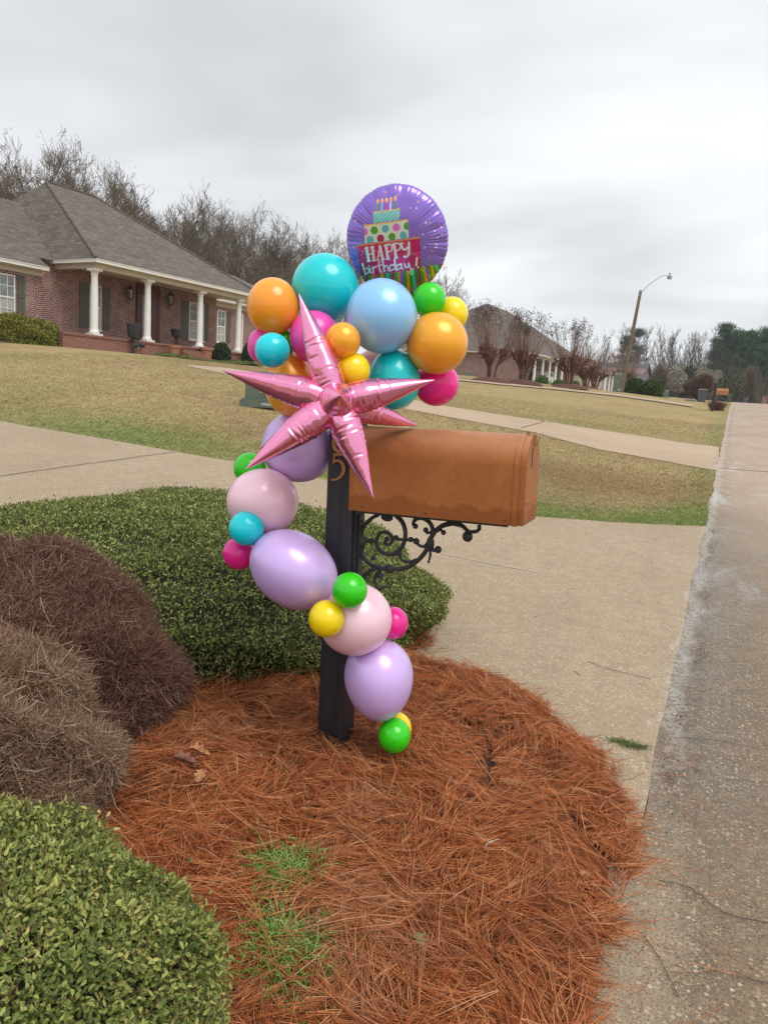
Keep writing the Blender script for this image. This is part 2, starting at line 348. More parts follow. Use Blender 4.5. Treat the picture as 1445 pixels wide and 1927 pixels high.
# --- concrete and road materials
def pebbles(a, p, sc, lo, hi, dens=.5):
    v = a.n('TexVoronoi'); v.inputs['Scale'].default_value = sc; a.l(p, v.inputs['Vector'])
    sp = a.n('SeparateColor'); a.l(v.outputs['Color'], sp.inputs[0])
    inside = a.step(v.outputs['Distance'], .55, .30); sel = a.step(sp.outputs[0], 1-dens, 1-dens+.05)
    return a.math('MULTIPLY', inside, sel), a.ramp(sp.outputs[1], [(0, lo), (1, hi)]), v.outputs['Distance']
def film(a, p, c, strength=.60):   # whitish dried silt along the edge of the road
    s = a.n('SeparateXYZ'); a.l(p, s.inputs[0]); nz = a.noise(2.3, 6, .7, p); nz2 = a.noise(28, 5, .8, p)
    x = a.math('ADD', s.outputs[0], a.math('MULTIPLY', a.math('SUBTRACT', nz, .5), .40))
    band = a.math('MULTIPLY', a.step(x, -.18, -.12), a.step(x, -.01, -.08))
    band = a.math('MULTIPLY', band, a.step(s.outputs[1], 2.6, 4.4))
    dark = a.math('MULTIPLY', a.math('MULTIPLY', a.step(x, -.10, -.03), a.step(x, .12, .02)), a.math('MULTIPLY', a.step(nz2, .52, .62), a.step(s.outputs[1], 2.8, 3.6)))
    c = a.mix(a.math('MULTIPLY', a.math('MULTIPLY', band, a.step(nz2, .38, .62)), strength), c, (.50, .48, .44))
    return a.mix(a.math('MULTIPLY', dark, .85), c, (.045, .04, .03))
a = M('driveway_concrete', (.4, .33, .24), .85, 0, .25); p = a.pos()
n_1 = a.noise(.8, 5, .6, p); n_2 = a.noise(9, 5, .7, p); n_3 = a.noise(160, 3, .7, p)
c = a.ramp(n_1, [(.25, (.44, .33, .225)), (.75, (.575, .455, .33))]); c = a.mix(a.step(n_2, .35, .8), c, (.33, .26, .175)); n_5 = a.noise(.9, 4, .75, a.coord('Object', (2.5, .35, 1))); c = a.mix(a.math('MULTIPLY', a.step(n_5, .5, .7), .30), c, (.27, .215, .15))
c = a.mix(a.step(n_3, .62, .40), c, (.26, .20, .13))
mk, pc, dd = pebbles(a, p, 75, (.42, .32, .20), (.75, .66, .50), .18); c = a.mix(a.math('MULTIPLY', mk, .75), c, pc)
mk, pc, dd = pebbles(a, p, 110, (.12, .085, .05), (.22, .16, .10), .16); c = a.mix(a.math('MULTIPLY', mk, .6), c, pc)
a.color(film(a, p, c)).bump(n_3, .25, .004); MT['drive'] = a.m
a = M('driveway_pinkish', (.4, .3, .22), .9, 0, .2); p = a.pos()
n_1 = a.noise(.5, 5, .6, p); n_2 = a.noise(30, 5, .7, p)
c = a.ramp(n_1, [(.3, (.42, .31, .215)), (.7, (.52, .395, .285))]); c = a.mix(a.step(n_2, .4, .8), c, (.26, .185, .125)); a.color(film(a, p, c, .6)); MT['drive2'] = a.m
a = M('road_aggregate', (.3, .25, .2), .75, 0, .35); p = a.pos(); s = a.n('SeparateXYZ'); a.l(p, s.inputs[0])
n_1 = a.noise(.5, 5, .65, p); n_2 = a.noise(5, 5, .7, p); n_3 = a.noise(130, 4, .75, p)
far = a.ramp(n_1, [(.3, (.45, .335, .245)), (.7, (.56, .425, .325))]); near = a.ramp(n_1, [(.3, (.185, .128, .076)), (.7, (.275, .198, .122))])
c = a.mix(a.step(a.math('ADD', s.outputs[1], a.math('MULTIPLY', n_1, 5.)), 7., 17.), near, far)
wet = a.math('MULTIPLY', a.math('MULTIPLY', a.step(a.math('ADD', s.outputs[0], a.math('MULTIPLY', n_2, .9)), 1.25, .35), a.step(s.outputs[1], 16., 8.)), a.step(s.outputs[1], 1.6, 3.4))
c = a.mix(a.math('MULTIPLY', wet, .62), c, (.085, .068, .05))
wp = a.noise(1.6, 5, .7, a.coord('Object', (1.2, .5, 1))); c = a.mix(a.math('MULTIPLY', a.math('MULTIPLY', a.step(wp, .48, .62), a.step(s.outputs[1], 14., 5.)), .45), c, (.10, .082, .062))
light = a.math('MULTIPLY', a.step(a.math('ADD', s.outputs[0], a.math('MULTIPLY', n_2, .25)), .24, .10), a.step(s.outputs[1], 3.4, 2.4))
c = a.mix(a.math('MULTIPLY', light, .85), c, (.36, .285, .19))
c = a.mix(a.step(n_3, .55, .35), c, (.07, .055, .042))
nearm = a.step(s.outputs[1], 22., 8.)
for sc, lo, hi, dn in ((62, (.30, .22, .13), (.62, .54, .40), .34), (115, (.22, .15, .085), (.58, .44, .28), .45), (180, (.10, .08, .06), (.45, .36, .25), .4)):
    mk, pc, dd = pebbles(a, p, sc, lo, hi, dn); c = a.mix(a.math('MULTIPLY', a.math('MULTIPLY', mk, a.step(a.noise(sc*.06, 4, .7, p), .32, .62)), a.math('MULTIPLY', nearm, .8)), c, pc)
n_4 = a.noise(22, 4, .7, p); c = a.mix(a.math('MULTIPLY', a.step(n_4, .42, .75), .6), c, (.27, .19, .12))
nw = a.noise(1.1, 6, .75, a.coord('Object', (1, .35, 1)))
rs = a.math('MULTIPLY', a.math('MULTIPLY', a.step(nw, .53, .68), a.step(s.outputs[0], .95, .2)), a.step(s.outputs[1], 5., 9.))
c = a.mix(a.math('MULTIPLY', rs, .55), c, (.55, .53, .50))
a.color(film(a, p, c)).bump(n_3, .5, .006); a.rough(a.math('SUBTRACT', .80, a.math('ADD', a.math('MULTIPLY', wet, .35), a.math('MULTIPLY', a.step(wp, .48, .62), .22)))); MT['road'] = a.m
MT['joint_light'] = vary('pale_joint', (.62, .54, .42), (.50, .42, .31), 20, .9)
MT['joint'] = vary('joint_tar', (.10, .075, .05), (.06, .045, .03), 20, .9)
# --- driveway of this house
dx = np.unique(np.r_[-60, -40, -30, np.arange(-24, -.4, .4), -.4, -.25, -.13]); t = np.unique(np.r_[np.linspace(0, 1, 45)])
DX, Tt = np.meshgrid(dx, t, indexing='ij'); DY = -4+(far1(DX)+4+.012*rnoise(DX, DX, 9, 5))*Tt
o = gridmesh('driveway', DX, DY, H(DX, DY)+.008, MT['drive']); tag(o, kind='structure')
# --- road
ry = np.unique(np.r_[-30, -10, np.arange(-4, 14, .12), np.arange(14, 40, .4), np.arange(40, 130, 2), np.arange(130, 420, 10)]); u = np.r_[0, .03, .08, .15, .25, .4, .6, 1]
RY, U2 = np.meshgrid(ry, u, indexing='ij'); RX = -.14+.02*rnoise(RY, RY, 3, 8)*(1-U2)+7.2*U2
o = gridmesh('road', RX, RY, H(RX, RY)+.010+.014*np.clip((RY-20)/40, 0, 1), MT['road']); tag(o, kind='structure')
# --- strips across the lawn
def strip(name, A, B, mat, dz=.012, n=60, m=10):
    def rs(P):
        P = NP([hit(*p)[:2] for p in P]); d = np.r_[0, np.cumsum(np.linalg.norm(np.diff(P, axis=0), axis=1))]; q = np.linspace(0, d[-1], n); return np.c_[np.interp(q, d, P[:, 0]), np.interp(q, d, P[:, 1])]
    A, B = rs(A), rs(B); k = np.linspace(0, 1, m)[None, :, None]; G = A[:, None]*(1-k)+B[:, None]*k
    return tag(gridmesh(name, G[..., 0], G[..., 1], H(G[..., 0], G[..., 1])+dz, mat), kind='structure')
strip('driveway', F2, N2, MT['drive2'], .011)
strip('path', [(860, 714), (947, 723), (1041, 731), (1160, 743), (1236, 753), (1304, 763)], [(860, 717), (947, 726), (1041, 734), (1160, 746.5), (1236, 757), (1302, 767)], MT['drive2'], .05)
def joint(P, w, name='joint', mat=None):
    P = NP([hit(*p) for p in P]); V = []
    for i, q in enumerate(P):
        t_ = P[min(i+1, len(P)-1)]-P[max(i-1, 0)]; nn = NP([-t_[1], t_[0], 0]); nn /= np.linalg.norm(nn)
        for s_ in (-1, 1): r = q+nn*w*s_; V.append((r[0], r[1], H(r[0], r[1])+.014))
    return tag(raw_mesh(name, V, [(2*i, 2*i+2, 2*i+3, 2*i+1) for i in range(len(P)-1)], 4, mat or MT['joint']), kind='structure')
joint([(815, 1040), (870, 1052), (930, 1064), (1015, 1080)], .006, 'joint', MT['joint_light'])
joint([(0, 898), (60, 889), (110, 882), (165, 874), (220, 867), (275, 859), (330, 852)], .008)
joint([(1358, 819), (1375, 819.5), (1400, 820), (1425, 821), (1460, 822)], .03)
joint([(1352, 882), (1375, 884), (1400, 886), (1430, 888), (1460, 890)], .02)
joint([(966, 795), (985, 802), (1000, 806)][::-1] if False else [(980, 806), (1000, 801), (1016, 796), (1024, 793)], .02)
# --- lawn blades near the driveway, denser where nearer
nb = 230000; bx = rng.uniform(-19, -.12, nb*3); by = rng.uniform(9.2, 30, nb*3); dd = np.hypot(bx, by)
ok = (rng.random(nb*3) < (10/dd)**2.2) & (by > far1(bx)+.0-.04*rng.random(nb*3)); bx, by = bx[ok], by[ok]
def in_poly(x, y, P):
    P = NP(P); c_ = np.zeros(x.shape, bool); j = len(P)-1
    for i in range(len(P)):
        with np.errstate(divide='ignore', invalid='ignore'):
            c_ ^= ((P[i, 1] > y) != (P[j, 1] > y)) & (x < (P[j, 0]-P[i, 0])*(y-P[i, 1])/(P[j, 1]-P[i, 1])+P[i, 0])
        j = i
    return c_
P2 = [hit(*p)[:2] for p in F2]+[hit(*p)[:2] for p in N2][::-1]
ok = ~in_poly(bx+rng.normal(0, .03, len(bx)), by+rng.normal(0, .04, len(bx)), P2); bx, by = bx[ok], by[ok]
# only the wedge the picture (and a step aside) can see
ang = np.degrees(np.arctan2(-bx, by)); ok = ang < 56; bx, by = bx[ok], by[ok]
g0 = np.stack([bx, by, H(bx, by)], 1); n_ = len(bx); hh = rng.uniform(.012, .04, n_)*(1+.5*green_at(bx, by)); dr = rng.normal(size=(n_, 3))*NP([.55, .55, 0])+NP([0, 0, .75])
P3 = np.stack([g0, g0+dr*hh[:, None]*.6, g0+dr*hh[:, None]+np.c_[dr[:, :2]*hh[:, None]*.5, -.1*hh]], 1); wd = .0019+.00012*np.hypot(bx, by)
a = M('lawn_blade', (.3, .25, .1), .9, 0, .15); g = a.n('NewGeometry'); c = a.ramp(g.outputs['Random Per Island'], [(0, (.25, .165, .09)), (.35, (.40, .295, .155)), (.7, (.50, .395, .22)), (1, (.33, .32, .145))])
n_1 = a.noise(.35, 4, .6, a.pos()); c = a.mix(a.math('MULTIPLY', a.step(n_1, .45, .7), .4), c, (.19, .13, .065))
n_2 = a.noise(2.2, 4, .65, a.pos()); c = a.mix(a.math('MULTIPLY', a.step(n_2, .56, .68), .6), c, (.12, .08, .04))
at_ = a.n('Attribute', attribute_name='green'); c2 = a.ramp(g.outputs['Random Per Island'], [(0, (.14, .20, .05)), (1, (.25, .31, .11))]); dt = a.n('Attribute', attribute_name='dry'); c = a.mix(a.math('MULTIPLY', dt.outputs['Fac'], .7), c, (.27, .17, .09)); c = a.mix(at_.outputs['Fac'], c, c2); a.color(c)
o = strands(P3, np.stack([wd, wd*.8, wd*.15], 1), 'lawn_grass', a.m, None, {'green': np.clip(green_at(bx, by)+rng.normal(0, .12, n_), 0, 1), 'dry': np.clip(dry_at(bx, by)+rng.normal(0, .15, n_), 0, 1)})
tag(o, 'short dormant tan lawn grass turning green along the driveway', 'grass', kind='stuff')
# ------------------------------------------------------------------ pine straw bed
BED = [hit(*p)[:2] for p in [(800, 1250), (880, 1264), (950, 1286), (1008, 1318), (1055, 1368), (1112, 1408), (1165, 1460), (1190, 1525), (1196, 1605), (1190, 1670), (1172, 1725), (1140, 1800), (1116, 1927)]]
BED = [(-2.6, 5.9), (-1.95, 5.2), (-1.6, 4.6), (-1.5, 4.35)]+[tuple(p) for p in BED]+[(-.10, .9), (-.12, -.6), (-5.6, -.6), (-5.6, 5.4), (-4.2, 5.9)]
def seg_dist(x, y, P):
    P = NP(P); d = np.full(x.shape, 1e9)
    for i in range(len(P)):
        a_, b_ = P[i-1], P[i]; v = b_-a_; t_ = np.clip(((x-a_[0])*v[0]+(y-a_[1])*v[1])/(v@v), 0, 1); d = np.minimum(d, np.hypot(x-a_[0]-v[0]*t_, y-a_[1]-v[1]*t_))
    return d
def bed_z(x, y):
    d = seg_dist(x, y, BED); ins = in_poly(x, y, BED); d = np.where(ins, d, -d); t_ = np.clip((d+.02)/.28, 0, 1)
    return H(x, y)-.03+.085*(t_*t_*(3-2*t_)*.5+t_*(2-t_)*.5)+(.018*rnoise(x, y, 5, 1)+.010*rnoise(x, y, 17, 2))*t_, d
bxs = np.arange(-5.7, .05, .04); bys = np.arange(-.7, 6.1, .04); BX, BY = np.meshgrid(bxs, bys, indexing='ij'); BZ, _ = bed_z(BX, BY)
MT['soil'] = vary('bed_soil', (.085, .03, .014), (.05, .022, .012), 18, .95, 0, .4)
o = gridmesh('mulch_bed', BX, BY, BZ, MT['soil']); tag(o, kind='structure')
BASEZ = float(bed_z(NP([-1.36]), NP([2.82]))[0][0])
def mulch(nc, seed, lo, hi):
    r = np.random.default_rng(seed); x = r.uniform(-3.2, .05, nc*4); y = r.uniform(.7, 5.3, nc*4)
    z, d = bed_z(x, y); dist = np.hypot(x, y); ok = (d > .0+.03*r.random(nc*4)) & (r.random(nc*4) < np.clip((2.0/dist)**1.2, 0, 1)) & (np.degrees(np.arctan2(-x, y)) < 58)
    x, y, z = x[ok][:nc], y[ok][:nc], z[ok][:nc]; n = len(x)
    cc_ = r.uniform((-3.3, .6), (.1, 5.4), (520, 2)); ca_ = r.uniform(0, 6.28, 520); near = np.concatenate([np.argmin((x[i_:i_+4000, None]-cc_[:, 0])**2+(y[i_:i_+4000, None]-cc_[:, 1])**2, axis=1) for i_ in range(0, n, 4000)]); th = ca_[near]*.5+rnoise(x, y, 1.6, 11)*1.6+r.normal(0, .55, n)
    P = []; nn = 5; Ln = r.uniform(.10, .24, n); cu = r.normal(0, 1.6, n); lift = r.uniform(.0, .03, n)+np.where(r.random(n) < .04, .02, 0); el = r.normal(0, .07, n)
    out_ = []
    for k in range(3):    # needles come in bundles of three
        t2 = th+r.normal(0, .06, n); px, py = x.copy(), y.copy(); pts_ = []
        for j in range(nn):
            s_ = j/(nn-1); a2 = t2+cu*Ln*(s_-.5)*(1+k*.3)
            if j: px = px+np.cos(a2)*Ln/(nn-1); py = py+np.sin(a2)*Ln/(nn-1)
            pts_.append(np.stack([px, py, np.zeros(n)], 1))
        A = np.stack(pts_, 1); zz_, d2 = bed_z(A[..., 0], A[..., 1])
        s_ = np.linspace(-.5, .5, nn)[None, :]
        A[..., 2] = zz_+lift[:, None]+.004*k+np.abs(el)[:, None]*Ln[:, None]*(.5+s_*np.sign(el)[:, None])*2.2+.006
        A[..., 2] = np.maximum(A[..., 2], H(A[..., 0], A[..., 1])+.01)
        out_.append(A)
    A = np.concatenate(out_); q = np.maximum(*[-bed_z(A[:, j_, 0], A[:, j_, 1])[1] for j_ in (0, -1)]); return A[(q < .055) | (r.random(len(A)) < .2)]
NE = mulch(36000, 5, 0, 1)
rad = np.tile(NP([.0008, .00095, .0009, .0008, .0004]), (len(NE), 1))*1.0
MT['needle'] = straw_mat('pine_needles', [(0, (.16, .038, .012)), (.3, (.37, .095, .026)), (.6, (.55, .17, .048)), (.85, (.68, .27, .10)), (1, (.74, .44, .24))], .6, .35)
# a few scattered over the kerb and road
r = rng; n = 95; x = np.r_[r.normal(-.02, .10, n)]; y = r.uniform(1.3, 3.8, n); th = r.uniform(0, 6.3, n); A = np.zeros((n, 5, 3)); cu = r.normal(0, 5, n); Ln = r.uniform(.06, .2, n); px, py = x, y
for j in range(5):
    if j: px = px+np.cos(th+cu*Ln*j/4)*Ln/4; py = py+np.sin(th+cu*Ln*j/4)*Ln/4
    A[:, j, 0] = px; A[:, j, 1] = py; A[:, j, 2] = np.maximum(H(px, py)+.018, bed_z(px, py)[0]+.01)
o = strands(np.concatenate([NE, A]), np.concatenate([rad, np.full((n, 5), .0008)]), 'pine_straw', MT['needle'])
tag(o, 'rust brown pine straw mulch heaped round the mailbox post', 'mulch', kind='stuff')
# ------------------------------------------------------------------ clipped shrubs
def mound(cx, cy, rx, ry, h, e, z0, nphi=40, nth=120, inset=0., seed=0, amp=.03, lean=(0, 0)):
    ph = np.linspace(0.0, np.pi/2, nphi); th = np.linspace(0, 2*np.pi, nth, endpoint=False); PH, TH = np.meshgrid(ph, th, indexing='ij')
    c = np.cos(PH)**(2/e); s = np.sin(PH)**(2/e); X = np.cos(TH)*c; Y = np.sin(TH)*c
    k = 1+amp*(rnoise(X*2+cx, Y*2+cy+s*3, 3, seed)+.6*rnoise(X*2, Y*2+s*2, 8, seed+1))
    k = k*np.where(PH < .25, .90+.4*PH, 1)
    return np.stack([cx+X*(rx-inset)*k+lean[0]*(s-.5)*h, cy+Y*(ry-inset)*k+lean[1]*(s-.5)*h, z0+s*(h-inset)*k], -1)
def surf_sample(G, n, seed=0):
    r = np.random.default_rng(seed); A = G[:-1, :]; B = G[1:, :]; A2_ = np.roll(A, -1, 1); B2_ = np.roll(B, -1, 1)
    q = np.stack([A, A2_, B2_, B], 2).reshape(-1, 4, 3); nr = np.cross(q[:, 2]-q[:, 0], q[:, 3]-q[:, 1]); ar = np.linalg.norm(nr, axis=1); nr /= ar[:, None]+1e-12
    # only what can be seen from around the photograph, plus a margin
    cen = q.mean(1); v = CAM-cen; v /= np.linalg.norm(v, axis=1)[:, None]; wgt = ar*np.clip((nr*v).sum(1)*1.5+.9, .15, 1)
    a_ = np.degrees(np.arctan2(-cen[:, 0], cen[:, 1])); wgt *= (a_ < 64) & (cen[:, 1] > -.2)
    i = r.choice(len(q), n, p=wgt/wgt.sum()); u_, v_ = r.random((2, n, 1)); Q = q[i]
    return (Q[:, 0]*(1-u_)+Q[:, 1]*u_)*(1-v_)+(Q[:, 3]*(1-u_)+Q[:, 2]*u_)*v_, nr[i]
def core(G, mat, name, par):
    n, m, _ = G.shape; i = np.arange(n-1)[:, None]*m+np.arange(m)[None, :]; j = np.arange(n-1)[:, None]*m+(np.arange(m)[None, :]+1) % m
    return raw_mesh(name, (G-wloc(par)).reshape(-1, 3), np.stack([i, j, j+m, i+m], -1).reshape(-1, 4), 4, mat, par, True)
LM1 = leafmat('dark_box_leaf', [(0, (.025, .045, .012)), (.35, (.14, .18, .045)), (.7, (.32, .36, .10)), (1, (.47, .48, .19))])
LM2 = leafmat('light_box_leaf', [(0, (.07, .11, .03)), (.35, (.21, .26, .065)), (.7, (.38, .405, .12)), (.9, (.52, .48, .16)), (1, (.58, .44, .17))])
MT['inner'] = vary('shaded_inner_twigs', (.045, .035, .022), (.02, .02, .012), 30, .95)  # dark twig colour paints the shade inside the mounds, on a closed hull
def shrub(name, q, e, label, mat, n, Lm, cat='shrub', z0=.1, seed=1, tilt=.7, lean=(0, 0), amp=.03):
    cx, cy, rx, ry, h = q; root = empty(name, (cx, cy, z0), label, cat)
    G = mound(cx, cy, rx, ry, h, e, z0, seed=seed, lean=lean, amp=amp); P, Nn = surf_sample(G, n, seed)
    P = P-Nn*(rng.random((n, 1))**1.5*.07)+rng.normal(0, .006, (n, 3)); k = rng.random(n) < .012; P[k] += Nn[k]*rng.uniform(.01, .05, (k.sum(), 1))
    leaves(P-wloc(root), Nn, Lm*rng.uniform(.55, 1.35, n), Lm*.5*rng.uniform(.7, 1.2, n), 'foliage', mat, root, tilt)
    core(mound(cx, cy, rx, ry, h, e, z0, inset=.075, seed=seed, lean=lean, amp=amp), MT['inner'], 'shade_core', root)
    # short twigs poking out
    m = n//60; P, Nn = surf_sample(G, m, seed+5); d = Nn+rng.normal(0, .4, (m, 3)); ln = rng.uniform(.02, .06, (m, 1))
    strands(np.stack([P-Nn*.05, P, P+d*ln*.6], 1)-wloc(root), np.tile(NP([.0012, .001, .0004]), (m, 1)), 'twigs', MT['redtwig'], root)
    return root
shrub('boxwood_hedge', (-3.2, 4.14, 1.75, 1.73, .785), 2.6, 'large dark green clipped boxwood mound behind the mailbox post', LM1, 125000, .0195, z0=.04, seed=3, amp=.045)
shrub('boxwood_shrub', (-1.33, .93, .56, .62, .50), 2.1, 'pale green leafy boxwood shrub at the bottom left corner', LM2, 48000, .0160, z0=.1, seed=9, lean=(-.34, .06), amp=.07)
def twigmound(name, q, e, label, n, stops, seed, Ln):
    cx, cy, rx, ry, h = q; root = empty(name, (cx, cy, .1), label, 'shrub')
    G = mound(cx, cy, rx, ry, h, e, .1, seed=seed, amp=.06); P, Nn = surf_sample(G, n, seed)
    sw = np.stack([rnoise(P[:, 0], P[:, 1], 6, seed), rnoise(P[:, 1], P[:, 2], 6, seed+2), np.zeros(n)+.15], 1)
    d = Nn*.75+sw*.55+rng.normal(0, .5, (n, 3)); d /= np.linalg.norm(d, axis=1)[:, None]; ln = rng.uniform(*Ln, (n, 1)); cv = rng.normal(0, .55, (n, 3))
    P = P-d*ln*.75-Nn*rng.uniform(0, .03, (n, 1))
    A = np.stack([P, P+d*ln*.33+cv*ln*.02, P+d*ln*.66+cv*ln*.10, P+d*ln+cv*ln*.28], 1)-wloc(root)
    strands(A, np.tile(NP([.0013, .0011, .0009, .0005]), (n, 1)), 'bare_twigs', island(name+'_twig', stops, .8, .2), root)
    core(mound(cx, cy, rx, ry, h, e, .1, inset=.075, seed=seed), MT['inner'], 'shade_core', root); return root
twigmound('dormant_shrub', (-2.82, 2.18, .90, .90, .81), 2.1, 'rounded leafless dark reddish brown twiggy shrub against the green hedge', 62000, [(0, (.08, .03, .02)), (.5, (.20, .092, .060)), (.85, (.33, .195, .145)), (1, (.52, .39, .31))], 21, (.05, .13))
twigmound('dormant_shrub', (-2.30, 1.58, .63, .66, .63), 2.2, 'leafless lighter grey brown twiggy shrub nearest the left edge, before the darker one', 46000, [(0, (.14, .075, .045)), (.5, (.32, .19, .115)), (.85, (.46, .32, .22)), (1, (.60, .50, .42))], 33, (.05, .13))

n = 900; gy = np.concatenate([rng.uniform(2.8, 11, 300), np.repeat(rng.uniform(3.0, 10, 24), 25)+rng.normal(0, .13, 600)]); gx = -.05+.05*rnoise(gy, gy, 2.2, 44)+rng.normal(0, .022, n)
gp = np.stack([gx, gy, np.maximum(H(gx, gy)+.015, 0)], 1); sz = rng.uniform(.003, .010, n)
tag(leaves(gp, np.tile(NP([0, 0, 1.]), (n, 1)), sz, sz*.7, 'grit', island('wet_grit', [(0, (.02, .016, .012)), (.7, (.07, .05, .03)), (1, (.20, .14, .08))], .7), None, 1.0), 'dark wet leaf grit washed along the edge of the road', 'grit', kind='stuff')
# ------------------------------------------------------------------ mailbox
def lin(r, g, b): return tuple(((c/255)/12.92 if c/255 <= .04045 else ((c/255+.055)/1.055)**2.4) for c in (r, g, b))
YAW, TILT = .030, .0254
uA = NP([math.cos(YAW), math.sin(YAW), 0]); vA = NP([-math.sin(YAW), math.cos(YAW), 0]); wA = NP([0, 0, 1.])
uT = uA*math.cos(TILT)+wA*math.sin(TILT); wT = wA*math.cos(TILT)-uA*math.sin(TILT)
BP = NP([-1.328, 2.705, 1.144]); BL, BW, BH = .684, .237, .33
def bl(u, v, w): return BP+uT*u+vA*v+wT*w         # box frame
PW = .118
MB0 = empty('mailbox', (-1.36, 2.82, BASEZ), 'copper arch top mailbox on a black square post with scrolled iron bracket', 'mailbox')
a = M('black_post_paint', (.02, .019, .022), .42, 0, .5); p = a.pos(); nz = a.noise(6, 5, .65, a.coord('Object', (4, 4, .6)))
a.color(a.ramp(nz, [(.3, (.012, .012, .015)), (.75, (.036, .035, .042))])).bump(nz, .25, .004)
s = a.n('SeparateXYZ'); a.l(p, s.inputs[0]); dz = a.step(a.math('ADD', s.outputs[2], a.math('MULTIPLY', nz, .25)), .55, .15); 
a.rough(a.math('ADD', .38, a.math('MULTIPLY', nz, .25))); MT['post'] = a.m
pv0 = (BW-PW)/2; zb = -(1.144-BASEZ)-.06
m = MB().box((-PW-.016, pv0, zb), (-.016, pv0+PW, .46), T=lambda u, v, w: bl(u, v, w)+uA*(w-.0)*.011)
# chamfered plinth foot cut and fluted side reveal
m.build('post', MT['post'], MB0, bevel=.004)
bp = MB().box((-.019, pv0+.02, -.42), (-.005, pv0+PW-.02, -.008), T=bl).box((-.005, pv0+.036, -.40), (.004, pv0+PW-.036, -.03), T=bl)
bp.build('bracket_plate', MT['darkiron'], MB0, bevel=.0015)
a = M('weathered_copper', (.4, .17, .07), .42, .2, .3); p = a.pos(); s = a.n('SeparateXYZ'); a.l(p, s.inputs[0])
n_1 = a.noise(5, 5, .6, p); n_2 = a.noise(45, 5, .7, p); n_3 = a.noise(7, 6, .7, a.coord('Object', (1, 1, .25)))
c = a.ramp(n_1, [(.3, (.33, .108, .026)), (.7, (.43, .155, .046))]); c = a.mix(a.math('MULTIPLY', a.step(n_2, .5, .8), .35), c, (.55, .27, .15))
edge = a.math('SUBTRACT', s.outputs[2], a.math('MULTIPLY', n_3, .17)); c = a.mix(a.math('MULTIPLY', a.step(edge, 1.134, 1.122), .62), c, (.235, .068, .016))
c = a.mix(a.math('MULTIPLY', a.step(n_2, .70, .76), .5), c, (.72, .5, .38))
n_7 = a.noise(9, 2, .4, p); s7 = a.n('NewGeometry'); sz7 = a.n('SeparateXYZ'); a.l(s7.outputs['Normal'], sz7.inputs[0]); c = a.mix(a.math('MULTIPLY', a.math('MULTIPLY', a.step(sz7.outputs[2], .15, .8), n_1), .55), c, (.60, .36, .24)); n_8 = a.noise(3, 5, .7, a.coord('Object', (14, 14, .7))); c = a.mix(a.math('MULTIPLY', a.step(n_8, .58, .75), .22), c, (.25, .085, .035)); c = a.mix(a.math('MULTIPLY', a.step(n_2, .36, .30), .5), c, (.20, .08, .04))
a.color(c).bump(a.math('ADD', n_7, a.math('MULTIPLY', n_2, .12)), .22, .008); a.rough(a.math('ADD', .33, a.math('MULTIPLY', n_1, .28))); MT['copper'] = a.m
def arch(hw, h, n=14):    # profile in (v,w), centred on v=BW/2
    r = hw; st = h-r; c = BW/2
    return [(c-hw, 0)]+[(c-r*math.cos(t_), st+r*math.sin(t_)) for t_ in np.linspace(0, math.pi, n*2)]+[(c+hw, 0)]
def arch_prism(mb, u0, u1, hw, h, w0=0.): P = [bl(u0, v, w+w0) for v, w in arch(hw, h)]; mb.prism(P, uT*(u1-u0)); return mb
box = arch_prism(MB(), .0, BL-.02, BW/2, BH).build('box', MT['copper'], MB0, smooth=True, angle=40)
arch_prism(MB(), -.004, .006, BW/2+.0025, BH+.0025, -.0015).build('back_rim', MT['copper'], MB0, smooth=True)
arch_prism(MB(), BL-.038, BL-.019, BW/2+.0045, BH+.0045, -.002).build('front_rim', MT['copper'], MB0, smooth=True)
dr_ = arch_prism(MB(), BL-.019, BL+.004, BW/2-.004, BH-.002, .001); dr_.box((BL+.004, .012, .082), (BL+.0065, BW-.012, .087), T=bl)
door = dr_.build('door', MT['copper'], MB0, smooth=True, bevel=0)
hd = MB()
for dv in (-.009, .009): pass
lp = [(BL-.03, BH+.004), (BL-.012, BH+.010), (BL+.010, BH+.008), (BL+.022, BH-.006), (BL+.020, BH-.024), (BL+.012, BH-.034), (BL+.004, BH-.040)]
for i in range(len(lp)-1):
    q = [bl(lp[i][0], BW/2-.012, lp[i][1]), bl(lp[i+1][0], BW/2-.012, lp[i+1][1]), bl(lp[i+1][0], BW/2-.012, lp[i+1][1]-.0025), bl(lp[i][0], BW/2-.012, lp[i][1]-.0025)]
    hd.prism(q, vA*.024)
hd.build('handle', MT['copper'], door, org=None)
sl_ = MB().box((BL+.004, BW/2-.03, BH-.12), (BL+.0062, BW/2-.026, BH-.045), T=bl); sl_.build('latch_slot', MT['darkiron'], door)
for (uu, rr) in ((.055, .0055), (.10, .0025), (.155, .0025), (.225, .002), (.315, .0055), (.40, .003), (.475, .002), (.555, .0025), (.625, .0065)):
    MB().lathe([(rr, 0), (rr*.9, .0015), (rr*.5, .0028), (.0001, .003)], bl(uu, 0, .018), 10, axis=tuple(-vA)).build('rivet', MT['rivet'] if 'rivet' in MT else MT.setdefault('rivet', vary('rusty_rivet', (.13, .05, .025), (.25, .10, .05), 60, .7, .3)), box, smooth=True)
MB().box((.02, .03, -.012), (BL-.06, BW-.03, -.0015), T=bl).build('mounting_board', MT['darkiron'], MB0)
